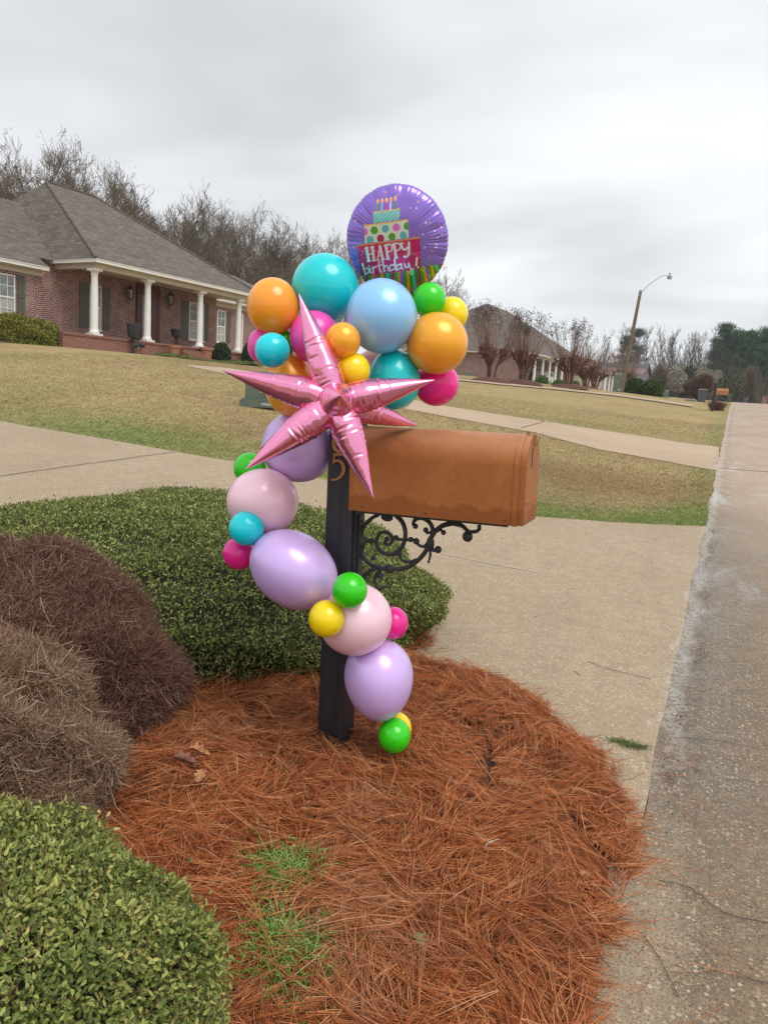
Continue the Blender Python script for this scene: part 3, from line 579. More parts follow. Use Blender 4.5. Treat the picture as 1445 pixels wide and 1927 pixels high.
# scrolled bracket: traced on its own upright plane through the post
def z6(X, Y, dv=0):
    d = ray(640+X/3.6125, 780+Y/3.6125); o_ = BP+vA*(BW/2+dv); t_ = ((o_-CAM)@vA)/(d@vA); return CAM+d*t_
def smooth_path(P, k=4):
    P = NP(P, float); n = len(P); o_ = []
    for i in range(n-1):
        p0, p1, p2, p3 = P[max(i-1, 0)], P[i], P[i+1], P[min(i+2, n-1)]
        for t_ in np.arange(k)/k: o_.append(.5*((2*p1)+(-p0+p2)*t_+(2*p0-5*p1+4*p2-p3)*t_**2+(-p0+3*p1-3*p2+p3)*t_**3))
    o_.append(P[-1]); return o_
sc = MB()
PX = .00080   # metres per zoomed pixel
def stroke(P, r0, r1=None, ball=0):
    r1 = r1 or r0; Q = smooth_path(P); n = len(Q); sc.tube([z6(*q) for q in Q], [(r0+(r1-r0)*abs(i/(n-1)))*PX for i in range(n)], 8)
    if ball: sc.ball(z6(*P[-1]), ball*PX*.82, 8)
stroke([(262, 682), (215, 705), (170, 752), (142, 815), (136, 890), (152, 955), (195, 1010), (262, 1038), (335, 1050), (405, 1050), (470, 1032), (525, 995), (570, 945), (605, 885), (622, 830), (655, 785), (705, 752), (770, 738)], 10, 13)
stroke([(380, 688), (422, 730), (442, 790), (440, 850), (418, 905), (378, 943), (325, 950), (278, 930), (250, 888), (250, 842), (275, 806), (312, 800), (345, 820), (352, 858), (330, 885), (303, 872), (318, 848)], 12, 8, 17)
stroke([(150, 945), (160, 895), (182, 858), (214, 860)], 8, 7, 19)
stroke([(345, 835), (380, 845), (435, 852), (480, 850)], 8, 8, 17)
stroke([(480, 850), (515, 860), (532, 885), (565, 898), (590, 878), (606, 850)], 8, 8); sc.ball(z6(517, 862), 17*PX, 8)
stroke([(520, 985), (480, 1000), (435, 998), (410, 975), (403, 945)], 8, 8, 18)
sc.ball(z6(228, 975), 14*PX, 8); sc.ball(z6(380, 838), 14*PX, 8); sc.ball(z6(335, 1050), 24*PX, 8, (1.2, .7, 1)); sc.ball(z6(318, 700), 26*PX, 8, (1.3, .6, .8)); sc.ball(z6(612, 880), 27*PX, 8, (.8, .6, 1.5))
stroke([(612, 850), (630, 800), (618, 750), (585, 716), (545, 704), (508, 718), (497, 745), (512, 760)], 12, 9, 17)
stroke([(616, 800), (590, 805), (582, 785)], 7, 7, 17)
stroke([(605, 900), (635, 922), (665, 918)], 11, 8, 23)
stroke([(612, 925), (612, 960), (601, 1002)], 8, 5, 9)
stroke([(650, 800), (680, 785), (702, 802)], 7, 7, 16)
stroke([(770, 740), (825, 755), (860, 785), (882, 800)], 13, 8); sc.ball(z6(865, 830), 27*PX, 8, (1, .7, 1))
stroke([(882, 798), (925, 795), (945, 775), (943, 750)], 9, 10)
stroke([(262, 1040), (210, 1058), (172, 1092), (120, 1150)], 10, 12)
stroke([(280, 1058), (245, 1085), (236, 1120), (245, 1160), (275, 1185), (305, 1170)], 9, 7, 12); sc.ball(z6(275, 1095), 17*PX, 8)
stroke([(136, 740), (150, 722), (128, 712)], 8, 8, 12); stroke([(90, 715), (128, 712)], 9, 9); stroke([(100, 960), (152, 960)], 9, 9)
for xa, xb in ((245, 390), (490, 605), (725, 990)): sc.hexa([z6(xa, 684+(xa-245)*.09, s_) for s_ in (-.009,)]+[z6(xb, 684+(xb-245)*.09, -.009), z6(xb, 684+(xb-245)*.09, .009), z6(xa, 684+(xa-245)*.09, .009), z6(xa, 664+(xa-245)*.09, -.009), z6(xb, 664+(xb-245)*.09, -.009), z6(xb, 664+(xb-245)*.09, .009), z6(xa, 664+(xa-245)*.09, .009)])
sc.build('scroll_bracket', MT['darkiron'], MB0, smooth=True, angle=50)
# raised copper house numerals
MT['numeral'] = vary('numeral_copper', (.36, .15, .06), (.44, .21, .10), 40, .45, .4)
def z7(X, Y, lift=.004):
    d = ray(600+X/12.04, 820+Y/12.04); o_ = BP+vA*(pv0-lift); t_ = ((o_-CAM)@vA)/(d@vA); return CAM+d*t_
def ribbon(mb, P, W):
    P = smooth_path(P, 5); n = len(P); W = np.interp(np.linspace(0, 1, n), np.linspace(0, 1, len(W)), W); A = []; B = []
    for i in range(n):
        t_ = P[min(i+1, n-1)]-P[max(i-1, 0)]; t_ = t_/np.linalg.norm(t_); nn = NP([-t_[1], t_[0]]); A.append(P[i]+nn*W[i]/2); B.append(P[i]-nn*W[i]/2)
    for i in range(n-1):
        mb.hexa([z7(*q, .001) for q in (A[i], A[i+1], B[i+1], B[i])]+[z7(*q, .0065) for q in (A[i], A[i+1], B[i+1], B[i])])
m = MB(); ribbon(m, [(352, 395), (345, 500), (325, 650)], [50, 40, 26]); ribbon(m, [(340, 432), (450, 425), (575, 418)], [65, 60, 75])
ribbon(m, [(320, 640), (360, 585), (430, 560), (505, 600), (555, 690), (560, 790), (520, 890), (440, 965), (350, 1000), (275, 990)], [26, 40, 50, 70, 80, 80, 70, 50, 42, 46])
m.build('numeral_five', MT['numeral'], MB0)
m = MB(); cc = [(455+115*math.cos(t_), 160+195*math.sin(t_)) for t_ in np.linspace(0, 2*math.pi, 17)]; ribbon(m, cc, [85, 60, 85, 85, 60, 85]); m.build('numeral_zero', MT['numeral'], MB0)
# ------------------------------------------------------------------ balloons
def dpost(y): return 3.08+.0003*(y-740)
def latex(name, rgb, pearl=0., rough=.22):
    c = lin(*rgb); a = M(name, c, rough, 0, .5); nz = a.noise(3, 2, .5)
    a.color(a.ramp(nz, [(.3, tuple(v*.93 for v in c)), (.7, tuple(min(1, v*1.04) for v in c))]))
    a.b.inputs['Coat Weight'].default_value = .16; a.b.inputs['Coat Roughness'].default_value = .10
    if pearl: a.b.inputs['Metallic'].default_value = pearl; a.b.inputs['Roughness'].default_value = .30; a.b.inputs['Coat Roughness'].default_value = .18
    a.b.inputs['Subsurface Weight'].default_value = .75; a.b.inputs['Subsurface Radius'].default_value = (.10, .10, .10); a.b.inputs['Subsurface Scale'].default_value = 1.
    at_ = a.n('Attribute', attribute_name='tip'); cc = a.ramp(nz, [(.3, tuple(v*.95 for v in c)), (.7, tuple(min(1, v*1.03) for v in c))]); a.color(a.mix(at_.outputs['Fac'], cc, tuple(v*.45 for v in c)))
    return a.m
LX = {'teal': latex('teal_latex', (16, 202, 208)), 'cyan': latex('cyan_latex', (14, 208, 222)), 'orange': latex('orange_latex', (255, 160, 45)), 'gold': latex('gold_pearl', (248, 172, 50), .2),
      'amber': latex('amber_pearl', (248, 172, 62), .15), 'blue': latex('blue_pearl', (150, 202, 250), .16), 'green': latex('green_latex', (52, 200, 24)), 'yellow': latex('yellow_latex', (255, 212, 20)),
      'hot': latex('hot_pink_latex', (240, 40, 150)), 'rose': latex('rose_latex', (240, 80, 175)), 'lilac': latex('lilac_pearl', (212, 184, 240), .14), 'pink': latex('light_pink_pearl', (254, 207, 221), .12),
      'peach': latex('peach_latex', (255, 190, 178)), 'coral': latex('coral_latex', (244, 118, 92))}
def balloon(x, y, rx, ry, dd, col, label, rot=0, group=None, egg=.0, knot=None):
    d = dpost(y)+dd; c = at(x, y, d); s_ = d/F; o_ = CAM-c; o_ /= np.linalg.norm(o_)
    rt = np.cross(U_, o_); rt /= np.linalg.norm(rt); up = np.cross(o_, rt); cr, sr = math.cos(rot), math.sin(rot); ax = rt*cr+up*sr; ay = -rt*sr+up*cr
    a_, b_, g_ = rx*s_, ry*s_, (rx+ry)/2*s_
    nu, nv = 64, 48; V = []
    for j in range(nv+1):
        ph = math.pi*j/nv
        for i in range(nu):
            th = 2*math.pi*i/nu; zz_ = math.cos(ph); k = math.sin(ph)*(1+egg*zz_)
            V.append(ax*a_*k*math.cos(th)+ay*b_*zz_+o_*g_*k*math.sin(th))
    Fq = [(j*nu+i, j*nu+(i+1) % nu, (j+1)*nu+(i+1) % nu, (j+1)*nu+i) for j in range(nv) for i in range(nu)]
    me = bpy.data.meshes.new('balloon'); me.from_pydata([tuple(v) for v in V], [], Fq)
    bm = bmesh.new(); bm.from_mesh(me); bmesh.ops.remove_doubles(bm, verts=bm.verts, dist=1e-5); bmesh.ops.recalc_face_normals(bm, faces=bm.faces)
    # tied neck, on the side turned to the post
    kd = NP(knot, float) if knot is not None else -o_+.4*(NP([-1.38, 2.82, c[2]])-c)
    kd /= np.linalg.norm(kd)+1e-9
    for v in bm.verts:
        n_ = NP(v.co); l_ = np.linalg.norm(n_)+1e-9; cs = (n_@kd)/l_
        if cs > .93: v.co = Vector(n_+kd*((cs-.93)/.07)**2*.022)
    bm.to_mesh(me); bm.free()
    # thicker, darker nipple of latex opposite the knot
    rq = np.random.default_rng(int(x*7+y)); td = o_*.75-up*rq.uniform(.2, .8)+rt*rq.uniform(-.6, .6) if rx < 36 else o_*rq.uniform(-.2, .5)-up*rq.uniform(.2, 1)+rt*rq.uniform(-.9, .9); td /= np.linalg.norm(td)
    cv = NP([v.co for v in me.vertices]); cs = (cv@td)/np.linalg.norm(cv, axis=1); ta = me.attributes.new('tip', 'FLOAT', 'POINT'); rr_ = .16*.068/max(rx*s_, .05); ta.data.foreach_set('value', (np.clip(1-np.arccos(np.clip(cs, -1, 1))/rr_, 0, 1)*.5).astype(np.float32))
    o = newobj('balloon', me, LX[col], None, True); o.location = [float(v) for v in c]; tag(o, label, 'balloon', group); return o
G1, G2 = 'balloons in the cluster over the mailbox', 'balloons in the string winding down the post'
balloon(612, 543, 63, 64, .06, 'teal', 'big teal balloon at the upper left of the cluster, left of the purple foil balloon', group=G1)
balloon(514, 577, 49, 53, .0, 'orange', 'matt orange balloon at the far left of the cluster', group=G1)
balloon(592, 634, 47, 49, -.02, 'rose', 'deep pink balloon crossed by the upright foil spike', group=G1)
balloon(718, 595, 66.5, 69, -.1, 'blue', 'large pearly sky blue balloon in the middle of the cluster', group=G1)
balloon(808, 565, 31, 33, -.02, 'green', 'small green balloon under the right edge of the purple foil balloon', group=G1)
balloon(851, 591, 29.5, 32, .06, 'yellow', 'yellow balloon half hidden behind the pearly orange one on the right', group=G1)
balloon(822, 646, 58, 57.5, -.08, 'gold', 'large pearly orange balloon at the right of the cluster', group=G1)
balloon(821, 722, 42, 42, .06, 'hot', 'hot pink balloon below the large pearly orange one', group=G1)
balloon(741, 714, 50, 57, -.03, 'teal', 'teal balloon below the sky blue one, behind the right foil spike', group=G1, egg=-.05)
balloon(645, 641, 33.5, 34, -.22, 'gold', 'small shiny gold balloon right of the upright foil spike', group=G1)
balloon(664, 697, 33, 33, -.20, 'yellow', 'small yellow balloon under the small gold one', group=G1)
balloon(513, 659, 33, 32.5, -.12, 'cyan', 'small turquoise balloon below the orange balloon at the left', group=G1)
balloon(494, 651, 28, 33, .02, 'rose', 'small pink balloon peeping out behind the small turquoise one', group=G1)
balloon(534, 646, 22, 26, .04, 'green', 'green balloon barely seen between the orange and deep pink ones', group=G1)
balloon(545, 723, 47, 60, .06, 'amber', 'amber balloon behind the left foil spike', group=G1)
balloon(617, 708, 34, 46, -.06, 'coral', 'coral balloon mostly hidden behind the upright foil spike', group=G1)
balloon(716, 717, 62, 62, .12, 'peach', 'pale peach balloon behind the lower teal one', group=G1)
balloon(563, 840, 70, 67.5, .13, 'lilac', 'large lilac balloon behind the lower left foil spike', group=G2)
balloon(470, 881, 30, 29.5, .08, 'green', 'small green balloon at the tip of the lower left foil spike', group=G2)
balloon(495, 944, 67, 62.5, .0, 'pink', 'light pink balloon above the turquoise ball, left of the post', group=G2)
balloon(464, 994, 33, 33, -.12, 'cyan', 'small turquoise balloon resting on the upper light pink one', group=G2)
balloon(450, 1041, 30, 31, -.03, 'hot', 'small hot pink balloon below the turquoise one at the left', group=G2)
balloon(553, 1072, 88, 70, -.14, 'lilac', 'large slanting lilac balloon crossing the left side of the post', rot=-.62, group=G2)
balloon(668, 1165, 69.5, 68.5, -.17, 'pink', 'light pink balloon in front of the post', group=G2)
balloon(658, 1111, 33.5, 34.5, -.31, 'green', 'small green balloon over the front of the post below the bracket', group=G2)
balloon(615, 1164, 34.5, 35.5, -.30, 'yellow', 'small yellow balloon over the front of the post', group=G2)
balloon(741, 1172, 27, 30, -.08, 'hot', 'small hot pink balloon at the right of the lower light pink one', group=G2)
balloon(713, 1279, 64.5, 77, -.12, 'lilac', 'lowest egg shaped lilac balloon, right of the post foot', rot=.06, group=G2, egg=.10)
balloon(745, 1370, 29.5, 30, -.06, 'yellow', 'small yellow balloon behind the lowest green one', group=G2)
balloon(742, 1384, 30.5, 32.5, -.17, 'green', 'small green balloon at the very bottom of the string', group=G2)
# --- printed round foil balloon
def s2l(c): c = NP(c, float)/255; return np.where(c <= .04045, c/12.92, ((c+.055)/1.055)**2.4)
nr, na = 150, 760; RR, TH = np.meshgrid(np.r_[0.0001, np.linspace(.01, .93, nr-14), np.linspace(.935, 1, 13)], np.linspace(0, 2*np.pi, na, endpoint=False), indexing='ij')
uu, vv = RR*np.cos(TH), RR*np.sin(TH)
cz = at(747, 453, dpost(443)+.08); S_ = (dpost(443)+.08)/F*95.5; o_ = CAM-cz; o_ /= np.linalg.norm(o_); o_ = o_+R_*-.12+NP([0, 0, -.10]); o_ /= np.linalg.norm(o_); rt = np.cross(NP([0, 0, 1.]), o_); rt /= np.linalg.norm(rt); up = np.cross(o_, rt)
cam_rt = R_-(R_@o_)*o_; cam_rt /= np.linalg.norm(cam_rt); cam_up = np.cross(o_, cam_rt)
def foil_z(r_, th_):
    z_ = .34*np.sqrt(np.clip(1-r_**2, 0, 1))**1.05; wr = np.clip((r_-.62)/.38, 0, 1)
    rip = np.abs(np.sin(th_*9+.6*np.sin(th_*3)))**.6; rip2 = np.sin(th_*71+3*np.sin(th_*5)); side = np.abs(np.cos(th_-.1))**2
    return z_*(1-.10*wr*(1-rip)*1.0)-.010*wr*(1-rip)+.0032*rip2*np.sin(np.pi*np.clip((r_-.58)/.40, 0, 1))*side
rim = 1+.012*np.abs(np.sin(TH*9+.6*np.sin(TH*3)))+.004*np.sin(TH*71)
ZF = foil_z(RR, TH); PF = (cam_rt*(uu*rim)[..., None]+cam_up*(vv*rim*1.03)[..., None]+o_*ZF[..., None])*S_
PBk = (cam_rt*(uu*rim)[..., None]+cam_up*(vv*rim*1.03)[..., None]-o_*(ZF*.8)[..., None])*S_
_v = cz+PF-CAM; _f = _v@F_; X = (CX+F*(_v@R_)/_f-640)*6.568; Y = (CY-F*(_v@U_)/_f-340)*6.568
C_ = np.broadcast_to(s2l((142, 112, 205)), X.shape+(3,)).copy()
def poly(P, c): C_[in_poly(X, Y, P)] = s2l(c)
def disc(x, y, r_, c, ry_=None, mask=None):
    k = ((X-x)/r_)**2+((Y-y)/(ry_ or r_))**2 < 1
    if mask is not None: k &= mask
    C_[k] = s2l(c)
def line(P, w_, c, mask=None):
    P = smooth_path(P, 4) if len(P) > 2 else NP(P, float)
    for i in range(len(P)-1):
        a_, b_ = P[i], P[i+1]; v = b_-a_; t_ = np.clip(((X-a_[0])*v[0]+(Y-a_[1])*v[1])/(v@v+1e-9), 0, 1); k = np.hypot(X-a_[0]-v[0]*t_, Y-a_[1]-v[1]*t_) < w_/2
        if mask is not None: k &= mask
        C_[k] = s2l(c)
st = (Y > 1172-(X-200)*.135); sx = (X-(720-(Y-1100)*.0))/(1+.0006*(Y-1100)); ci = ((sx+3000)//34).astype(int) % 9
PAL = [(70, 150, 40), (225, 175, 50), (70, 150, 40), (90, 195, 200), (70, 150, 40), (175, 60, 110), (90, 160, 45), (215, 160, 60), (160, 95, 180)]
for i, c in enumerate(PAL): C_[st & (ci == i)] = s2l(c)
rd = np.random.default_rng(4)
for i in range(85):
    q = rd.uniform(-1, 1, 2)
    if np.hypot(*q) < .93 and 677-q[1]*624 < 1080-(703+q[0]*624-200)*.135: disc(703+q[0]*624, 677-q[1]*624, 10, [(235, 235, 245), (240, 190, 110), (215, 110, 190), (225, 170, 120)][i % 4])
poly([(410, 390), (735, 345), (730, 480), (412, 525)], (110, 190, 188)); tier = in_poly(X, Y, [(410, 390), (735, 345), (730, 480), (412, 525)])
C_[tier & (((X+Y*1.0) // 26).astype(int) % 2 == 0)] = s2l((150, 215, 212)); line([(410, 392), (735, 348)], 16, (235, 185, 90))
T2 = [(297, 548), (835, 475), (848, 705), (305, 775)]; poly(T2, (222, 228, 220)); t2 = in_poly(X, Y, T2)
for x, y, c in ((422, 614, (95, 160, 45)), (558, 594, (105, 185, 190)), (694, 578, (225, 120, 200)), (830, 560, (95, 160, 45)), (300, 632, (225, 120, 200)), (370, 732, (105, 185, 190)), (500, 714, (175, 45, 110)), (640, 694, (95, 160, 45)), (782, 678, (105, 185, 190))): disc(x, y, 45, c, 50, t2)
for i in range(9): disc(326+i*60, 548-i*8.2, 32, (235, 190, 105), 20, t2)
T3 = [(200, 795), (985, 695), (1005, 1090), (265, 1180)]; poly(T3, (196, 40, 108)); t3 = in_poly(X, Y, T3); line([(202, 800), (985, 702)], 26, (215, 150, 60), t3)
for cx_, cy_, r_ in ((380, 960, 130), (520, 880, 120), (700, 850, 130), (900, 1000, 110), (930, 800, 120), (560, 1040, 90), (300, 800, 90), (760, 1000, 80)): line([(cx_+r_*math.cos(t_), cy_+r_*.8*math.sin(t_)) for t_ in np.linspace(.3+cx_, 4.6+cx_, 10)], 7, (228, 120, 160), t3)
for x, y0, c in ((463, 378, (110, 165, 70)), (515, 371, (120, 205, 235)), (571, 363, (215, 60, 150)), (622, 356, (220, 220, 240)), (678, 348, (100, 150, 70))): poly([(x-10, y0-94), (x+10, y0-96), (x+10, y0+4), (x-10, y0+6)], c)
for x, y in ((466, 255), (520, 248), (575, 240), (627, 230), (681, 220)): disc(x, y, 17, (255, 200, 130), 29); disc(x, y+5, 8, (255, 150, 90), 14)
Wt = (226, 232, 226)
for P, w_ in (([(325, 832), (355, 992)], 30), ([(398, 822), (418, 985)], 28), ([(345, 912), (410, 900)], 11), ([(303, 838), (350, 828)], 10), ([(378, 826), (420, 818)], 10), ([(332, 997), (378, 990)], 10), ([(398, 988), (440, 980)], 10),
              ([(462, 985), (490, 812)], 12), ([(490, 812), (528, 972)], 28), ([(474, 932), (520, 924)], 10), ([(445, 985), (480, 980)], 10), ([(510, 975), (552, 968)], 10),
              ([(565, 800), (590, 965)], 28), ([(545, 800), (600, 788), (637, 805), (642, 842), (620, 873), (580, 880)], 13), ([(568, 972), (612, 965)], 10),
              ([(665, 785), (690, 950)], 28), ([(645, 785), (700, 773), (738, 790), (743, 828), (722, 858), (682, 865)], 13), ([(668, 957), (712, 950)], 10),
              ([(755, 775), (770, 835), (800, 852), (835, 825)], 22), ([(850, 765), (852, 830), (848, 900), (825, 938), (792, 938)], 24), ([(735, 780), (780, 770)], 10),
              ([(275, 1028), (312, 1158)], 20), ([(300, 1120), (325, 1080), (352, 1095), (345, 1140), (312, 1158)], 13), ([(365, 1080), (372, 1130), (388, 1140)], 16), ([(402, 1072), (412, 1140)], 17), ([(408, 1095), (425, 1068), (448, 1075)], 12),
              ([(478, 1005), (492, 1115), (512, 1128)], 18), ([(448, 1052), (522, 1040)], 11), ([(524, 985), (548, 1120)], 18), ([(545, 1080), (566, 1050), (588, 1062), (596, 1108), (612, 1116)], 13),
              ([(662, 1045), (628, 1045), (612, 1080), (630, 1112), (662, 1090)], 14), ([(672, 975), (682, 1085), (696, 1108)], 18), ([(748, 1035), (712, 1040), (700, 1072), (716, 1102), (748, 1078)], 14), ([(752, 1030), (760, 1080), (776, 1094)], 17),
              ([(795, 1025), (806, 1072), (835, 1068), (850, 1022)], 14), ([(850, 1018), (866, 1080), (898, 1140), (880, 1158), (862, 1128), (905, 1080)], 14), ([(948, 955), (940, 1045)], 22)): line(P, w_*1.18, Wt)
disc(358, 1052, 10, Wt); disc(962, 1072, 12, Wt)
V = np.concatenate([PF.reshape(-1, 3), PBk.reshape(-1, 3)]); i = np.arange(nr-2)[:, None]*na+np.arange(na)[None, :]; j = np.arange(nr-2)[:, None]*na+(np.arange(na)[None, :]+1) % na
nr_ = RR.shape[0]; i = np.arange(nr_-1)[:, None]*na+np.arange(na)[None, :]; j = np.arange(nr_-1)[:, None]*na+(np.arange(na)[None, :]+1) % na; off = nr_*na
Q = np.concatenate([np.stack([i, i+na, j+na, j], -1).reshape(-1, 4), np.stack([j, j+na, i+na, i], -1).reshape(-1, 4)+off])
cols = np.concatenate([np.c_[C_.reshape(-1, 3), np.ones(nr_*na)]]*2)
a = M('printed_foil', (.4, .3, .7), .24, .45, .5); at_ = a.n('Attribute', attribute_name='print'); a.color(at_.outputs['Color']); a.b.inputs['Coat Weight'].default_value = .3; a.b.inputs['Coat Roughness'].default_value = .05
fo = raw_mesh('foil_balloon', V, Q, 4, a.m, None, True, {'print': cols}); fo.location = [float(v) for v in cz]
tag(fo, 'round purple foil balloon printed with a birthday cake and white greeting', 'balloon')
m = MB().prism([cz+(cam_rt*a_+cam_up*b_)*S_ for a_, b_ in ((.16, -.96), (.36, -.93), (.34, -1.10), (.26, -1.17))], -o_*.003); MT['foilgreen'] = vary('green_foil_tail', (.10, .32, .06), (.2, .4, .1), 30, .25, .6); m.build('filling_tail', MT['foilgreen'], fo)
# --- exploding star foil balloon
a = M('pink_foil', lin(250, 158, 198), .2, .9, .5); nz = a.noise(22, 3, .6); a.bump(nz, .22, .006); MT['pinkfoil'] = a.m
HB = at(633, 757, dpost(757)-.30); star = empty('star_balloon', HB, 'metallic pink many pointed star foil balloon at the corner of the mailbox', 'balloon')
def spike(tip, R0, name='spike', start=.012, n=130, k=36, seed=0):
    r = np.random.default_rng(seed); ax = tip-HB; Ln = np.linalg.norm(ax); ax = ax/Ln; s1 = np.cross(ax, o_+NP([.01, .02, 0])); s1 /= np.linalg.norm(s1); s2 = np.cross(ax, s1); ph0 = r.uniform(0, 6.28); V = []; CR = [(r.uniform(.10, .62)**1.1, r.uniform(0, 6.28), r.uniform(.6, 1.5), r.uniform(.025, .07)) for _ in range(17)]
    for i in range(n):
        t_ = i/(n-1); pr = np.interp(t_, [0, .05, .12, .20, .30, .45, .7, .9, 1], [.62, .82, .96, 1.0, .98, .84, .50, .17, .012])
        for j in range(k):
            th = 2*math.pi*j/k; wv = 1+.035*math.cos(4*th+ph0)
            wr = .012*math.sin(t_*38+th*2+seed)*max(1-1.4*t_, 0)
            for tk, a0, aw, am in CR:
                da = (th-a0+math.pi) % (2*math.pi)-math.pi
                wr -= am*math.exp(-((t_-tk-.008*math.sin(3*th+tk*40))/.0085)**2)*max(0, 1-(abs(da)/aw)**2)
                wr += am*.45*math.exp(-((t_-tk-.022)/.016)**2)*max(0, 1-(abs(da)/aw)**2)
            rr = R0*pr*(wv+wr); V.append(ax*(start+Ln*t_*(1-start/Ln))+(s1*math.cos(th)+s2*math.sin(th))*rr)
    Fq = [(i*k+j, i*k+(j+1) % k, (i+1)*k+(j+1) % k, (i+1)*k+j) for i in range(n-1) for j in range(k)]+[tuple(range((n-1)*k, n*k))]
    me = bpy.data.meshes.new(name); me.from_pydata([tuple(v) for v in V], [], Fq); newobj(name, me, MT['pinkfoil'], star, True)
dH = dpost(757)-.30
for q, (x, y, dd, R0) in enumerate([(562, 552, -.02, .056), (418, 697, .03, .060), (818, 715, .02, .058), (462, 883, -.03, .060), (703, 938, -.03, .058), (788, 802, .22, .052), (488, 846, .30, .05), (690, 560, .40, .05)][:7]):
    spike(at(x, y, dH+dd), R0, seed=q)
c0 = HB+.001
spike(at(640, 744, dH-.155), .066, 'front_spike', start=.0, seed=12)
MB().ball(HB, .062, 14).build('hub', MT['pinkfoil'], star, smooth=True)
# ------------------------------------------------------------------ houses
class Frame:
    def __init__(s, O, deg):
        t_ = math.radians(deg); s.O = NP(O, float); s.f = NP([math.sin(t_), math.cos(t_), 0]); s.n = NP([math.cos(t_), -math.sin(t_), 0])
    def T(s, a, b, z): p = s.O+s.f*a+s.n*b; return NP([p[0], p[1], z])
    def pl(s, x, y, nn=0.):
        d = ray(x, y); t_ = ((s.O+s.n*nn-CAM)@s.n)/(d@s.n); p = CAM+d*t_; return (p-s.O)@s.f, p[2]
def eave(mb, T, s0, s1, n0, n1, z, h=.16):
    mb.box((s0, n0, z), (s1, n1, z+.03), T)
def hip_solve(fr, s_c, n_c, z_c, px, sgn=1):
    """ridge start: on the 45 degree plan diagonal from the eave corner, seen at photo point px"""
    best = None; d = ray(*px)
    for a_ in np.linspace(1, 16, 1500):
        P = fr.T(s_c+sgn*a_, n_c-a_, 0); v = P-CAM; k = (v[0]*d[1]-v[1]*d[0])/np.hypot(d[0], d[1])
        if best is None or abs(k) < best[0]: t_ = (v[0]*d[0]+v[1]*d[1])/(d[0]**2+d[1]**2); best = (abs(k), a_, CAM[2]+d[2]*t_)
    return best[1], best[2]
def window(par, fr, s0, s1, z0, z1, nn, cols_=2, rows=4, name='window', mat=None, sill=True):
    m = MB(); w_ = .05; T = fr.T; n0, n1 = nn+.003, nn+.05
    m.box((s0, n0, z0), (s0+w_, n1, z1), T).box((s1-w_, n0, z0), (s1, n1, z1), T).box((s0+w_, n0, z1-w_), (s1-w_, n1, z1), T).box((s0+w_, n0, z0), (s1-w_, n1, z0+w_), T)
    zm = (z0+z1)/2; m.box((s0+w_, n0, zm-.03), (s1-w_, n1-.005, zm+.03), T)
    for i in range(1, cols_): s_ = s0+(s1-s0)*i/cols_; m.box((s_-.012, n0, z0+w_), (s_+.012, n1-.012, zm-.03), T).box((s_-.012, n0, zm+.03), (s_+.012, n1-.012, z1-w_), T)
    for k in range(1, rows):
        if k*2 == rows: continue
        z_ = z0+(z1-z0)*k/rows; m.box((s0+w_, n0, z_-.012), (s1-w_, n1-.014, z_+.012), T)
    if sill: m.box((s0-.05, n0, z0-.07), (s1+.05, n1+.05, z0-.003), T)
    wn = m.build(name, MT['white'], par)
    MB().box((s0+w_, n0+.001, z0+w_), (s1-w_, n0+.012, zm-.03), T).build('pane', mat or MT['curtain'], wn, org=None)
    MB().box((s0+w_, n0+.001, zm+.03), (s1-w_, n0+.012, z1-w_), T).build('pane', MT['glass'], wn); return wn
def shutter(par, fr, s0, s1, z0, z1, nn):
    m = MB(); T = fr.T; k = 3; w_ = (s1-s0)/k
    for i in range(k): m.box((s0+i*w_+.004, nn+.003, z0), (s0+(i+1)*w_-.004, nn+.035, z1), T)
    for q in (.12, .5, .86): z_ = z0+(z1-z0)*q; m.box((s0+.01, nn+.035, z_-.05), (s1-.01, nn+.055, z_+.05), T)
    return m.build('shutter', MT['shutter'], par)
def column(par, fr, s_, n_, z0, z1, r_=.15, name='column'):
    c = fr.T(s_, n_, 0); m = MB().box((s_-r_*1.55, n_-r_*1.55, z0), (s_+r_*1.55, n_+r_*1.55, z0+.09), fr.T).box((s_-r_*1.4, n_-r_*1.4, z1-.09), (s_+r_*1.4, n_+r_*1.4, z1), fr.T)
    m.lathe([(r_*1.35, z0+.09), (r_*1.38, z0+.15), (r_*1.1, z0+.20), (r_, z0+.28), (r_*.99, z0+(z1-z0)*.4), (r_*.84, z1-.27), (r_*.92, z1-.25), (r_*.92, z1-.22), (r_*.86, z1-.20), (r_*1.2, z1-.09)], (c[0], c[1], 0), 20)
    return m.build(name, MT['white'], par, smooth=True, angle=30)
f1 = Frame(at(178, 632, 30.8), 5)
T1 = f1.T; ZF1 = 3.23
h1 = empty('brick_house', T1(2, -3, 2.5), 'large red brick house with white columned porch and hipped shingle roof at the left', 'house')
NW, NWING = -2.2, -1.7
sL = f1.pl(80, 600, NWING)[0]; sR = f1.pl(407, 600, NW)[0]; S_A = -.37; ZE = 6.14; SB = f1.pl(492, 554, .5)[0]
MB().box((sL-.3, NW-8, 2.0), (sR, NW, 6.0), T1).box((-13, -9, 1.9), (sL, NWING, 5.62), T1).build('wall', MT['brick'], h1, uv=True)
MB().box((f1.pl(118, 640, .35)[0], NW+.003, 2.0), (9.4, .38, ZF1-.003), T1).box((f1.pl(118, 640, .35)[0]-.02, .38, ZF1-.09), (9.42, .42, ZF1), T1).build('porch_floor', MT['brick_low'], h1, uv=True)
sd_ = [f1.pl(x, y)[0] for x, y in ((178, 632), (277, 643), (375, 654), (447, 661))]
for s_ in sd_: column(h1, f1, s_, 0, ZF1, 5.82)
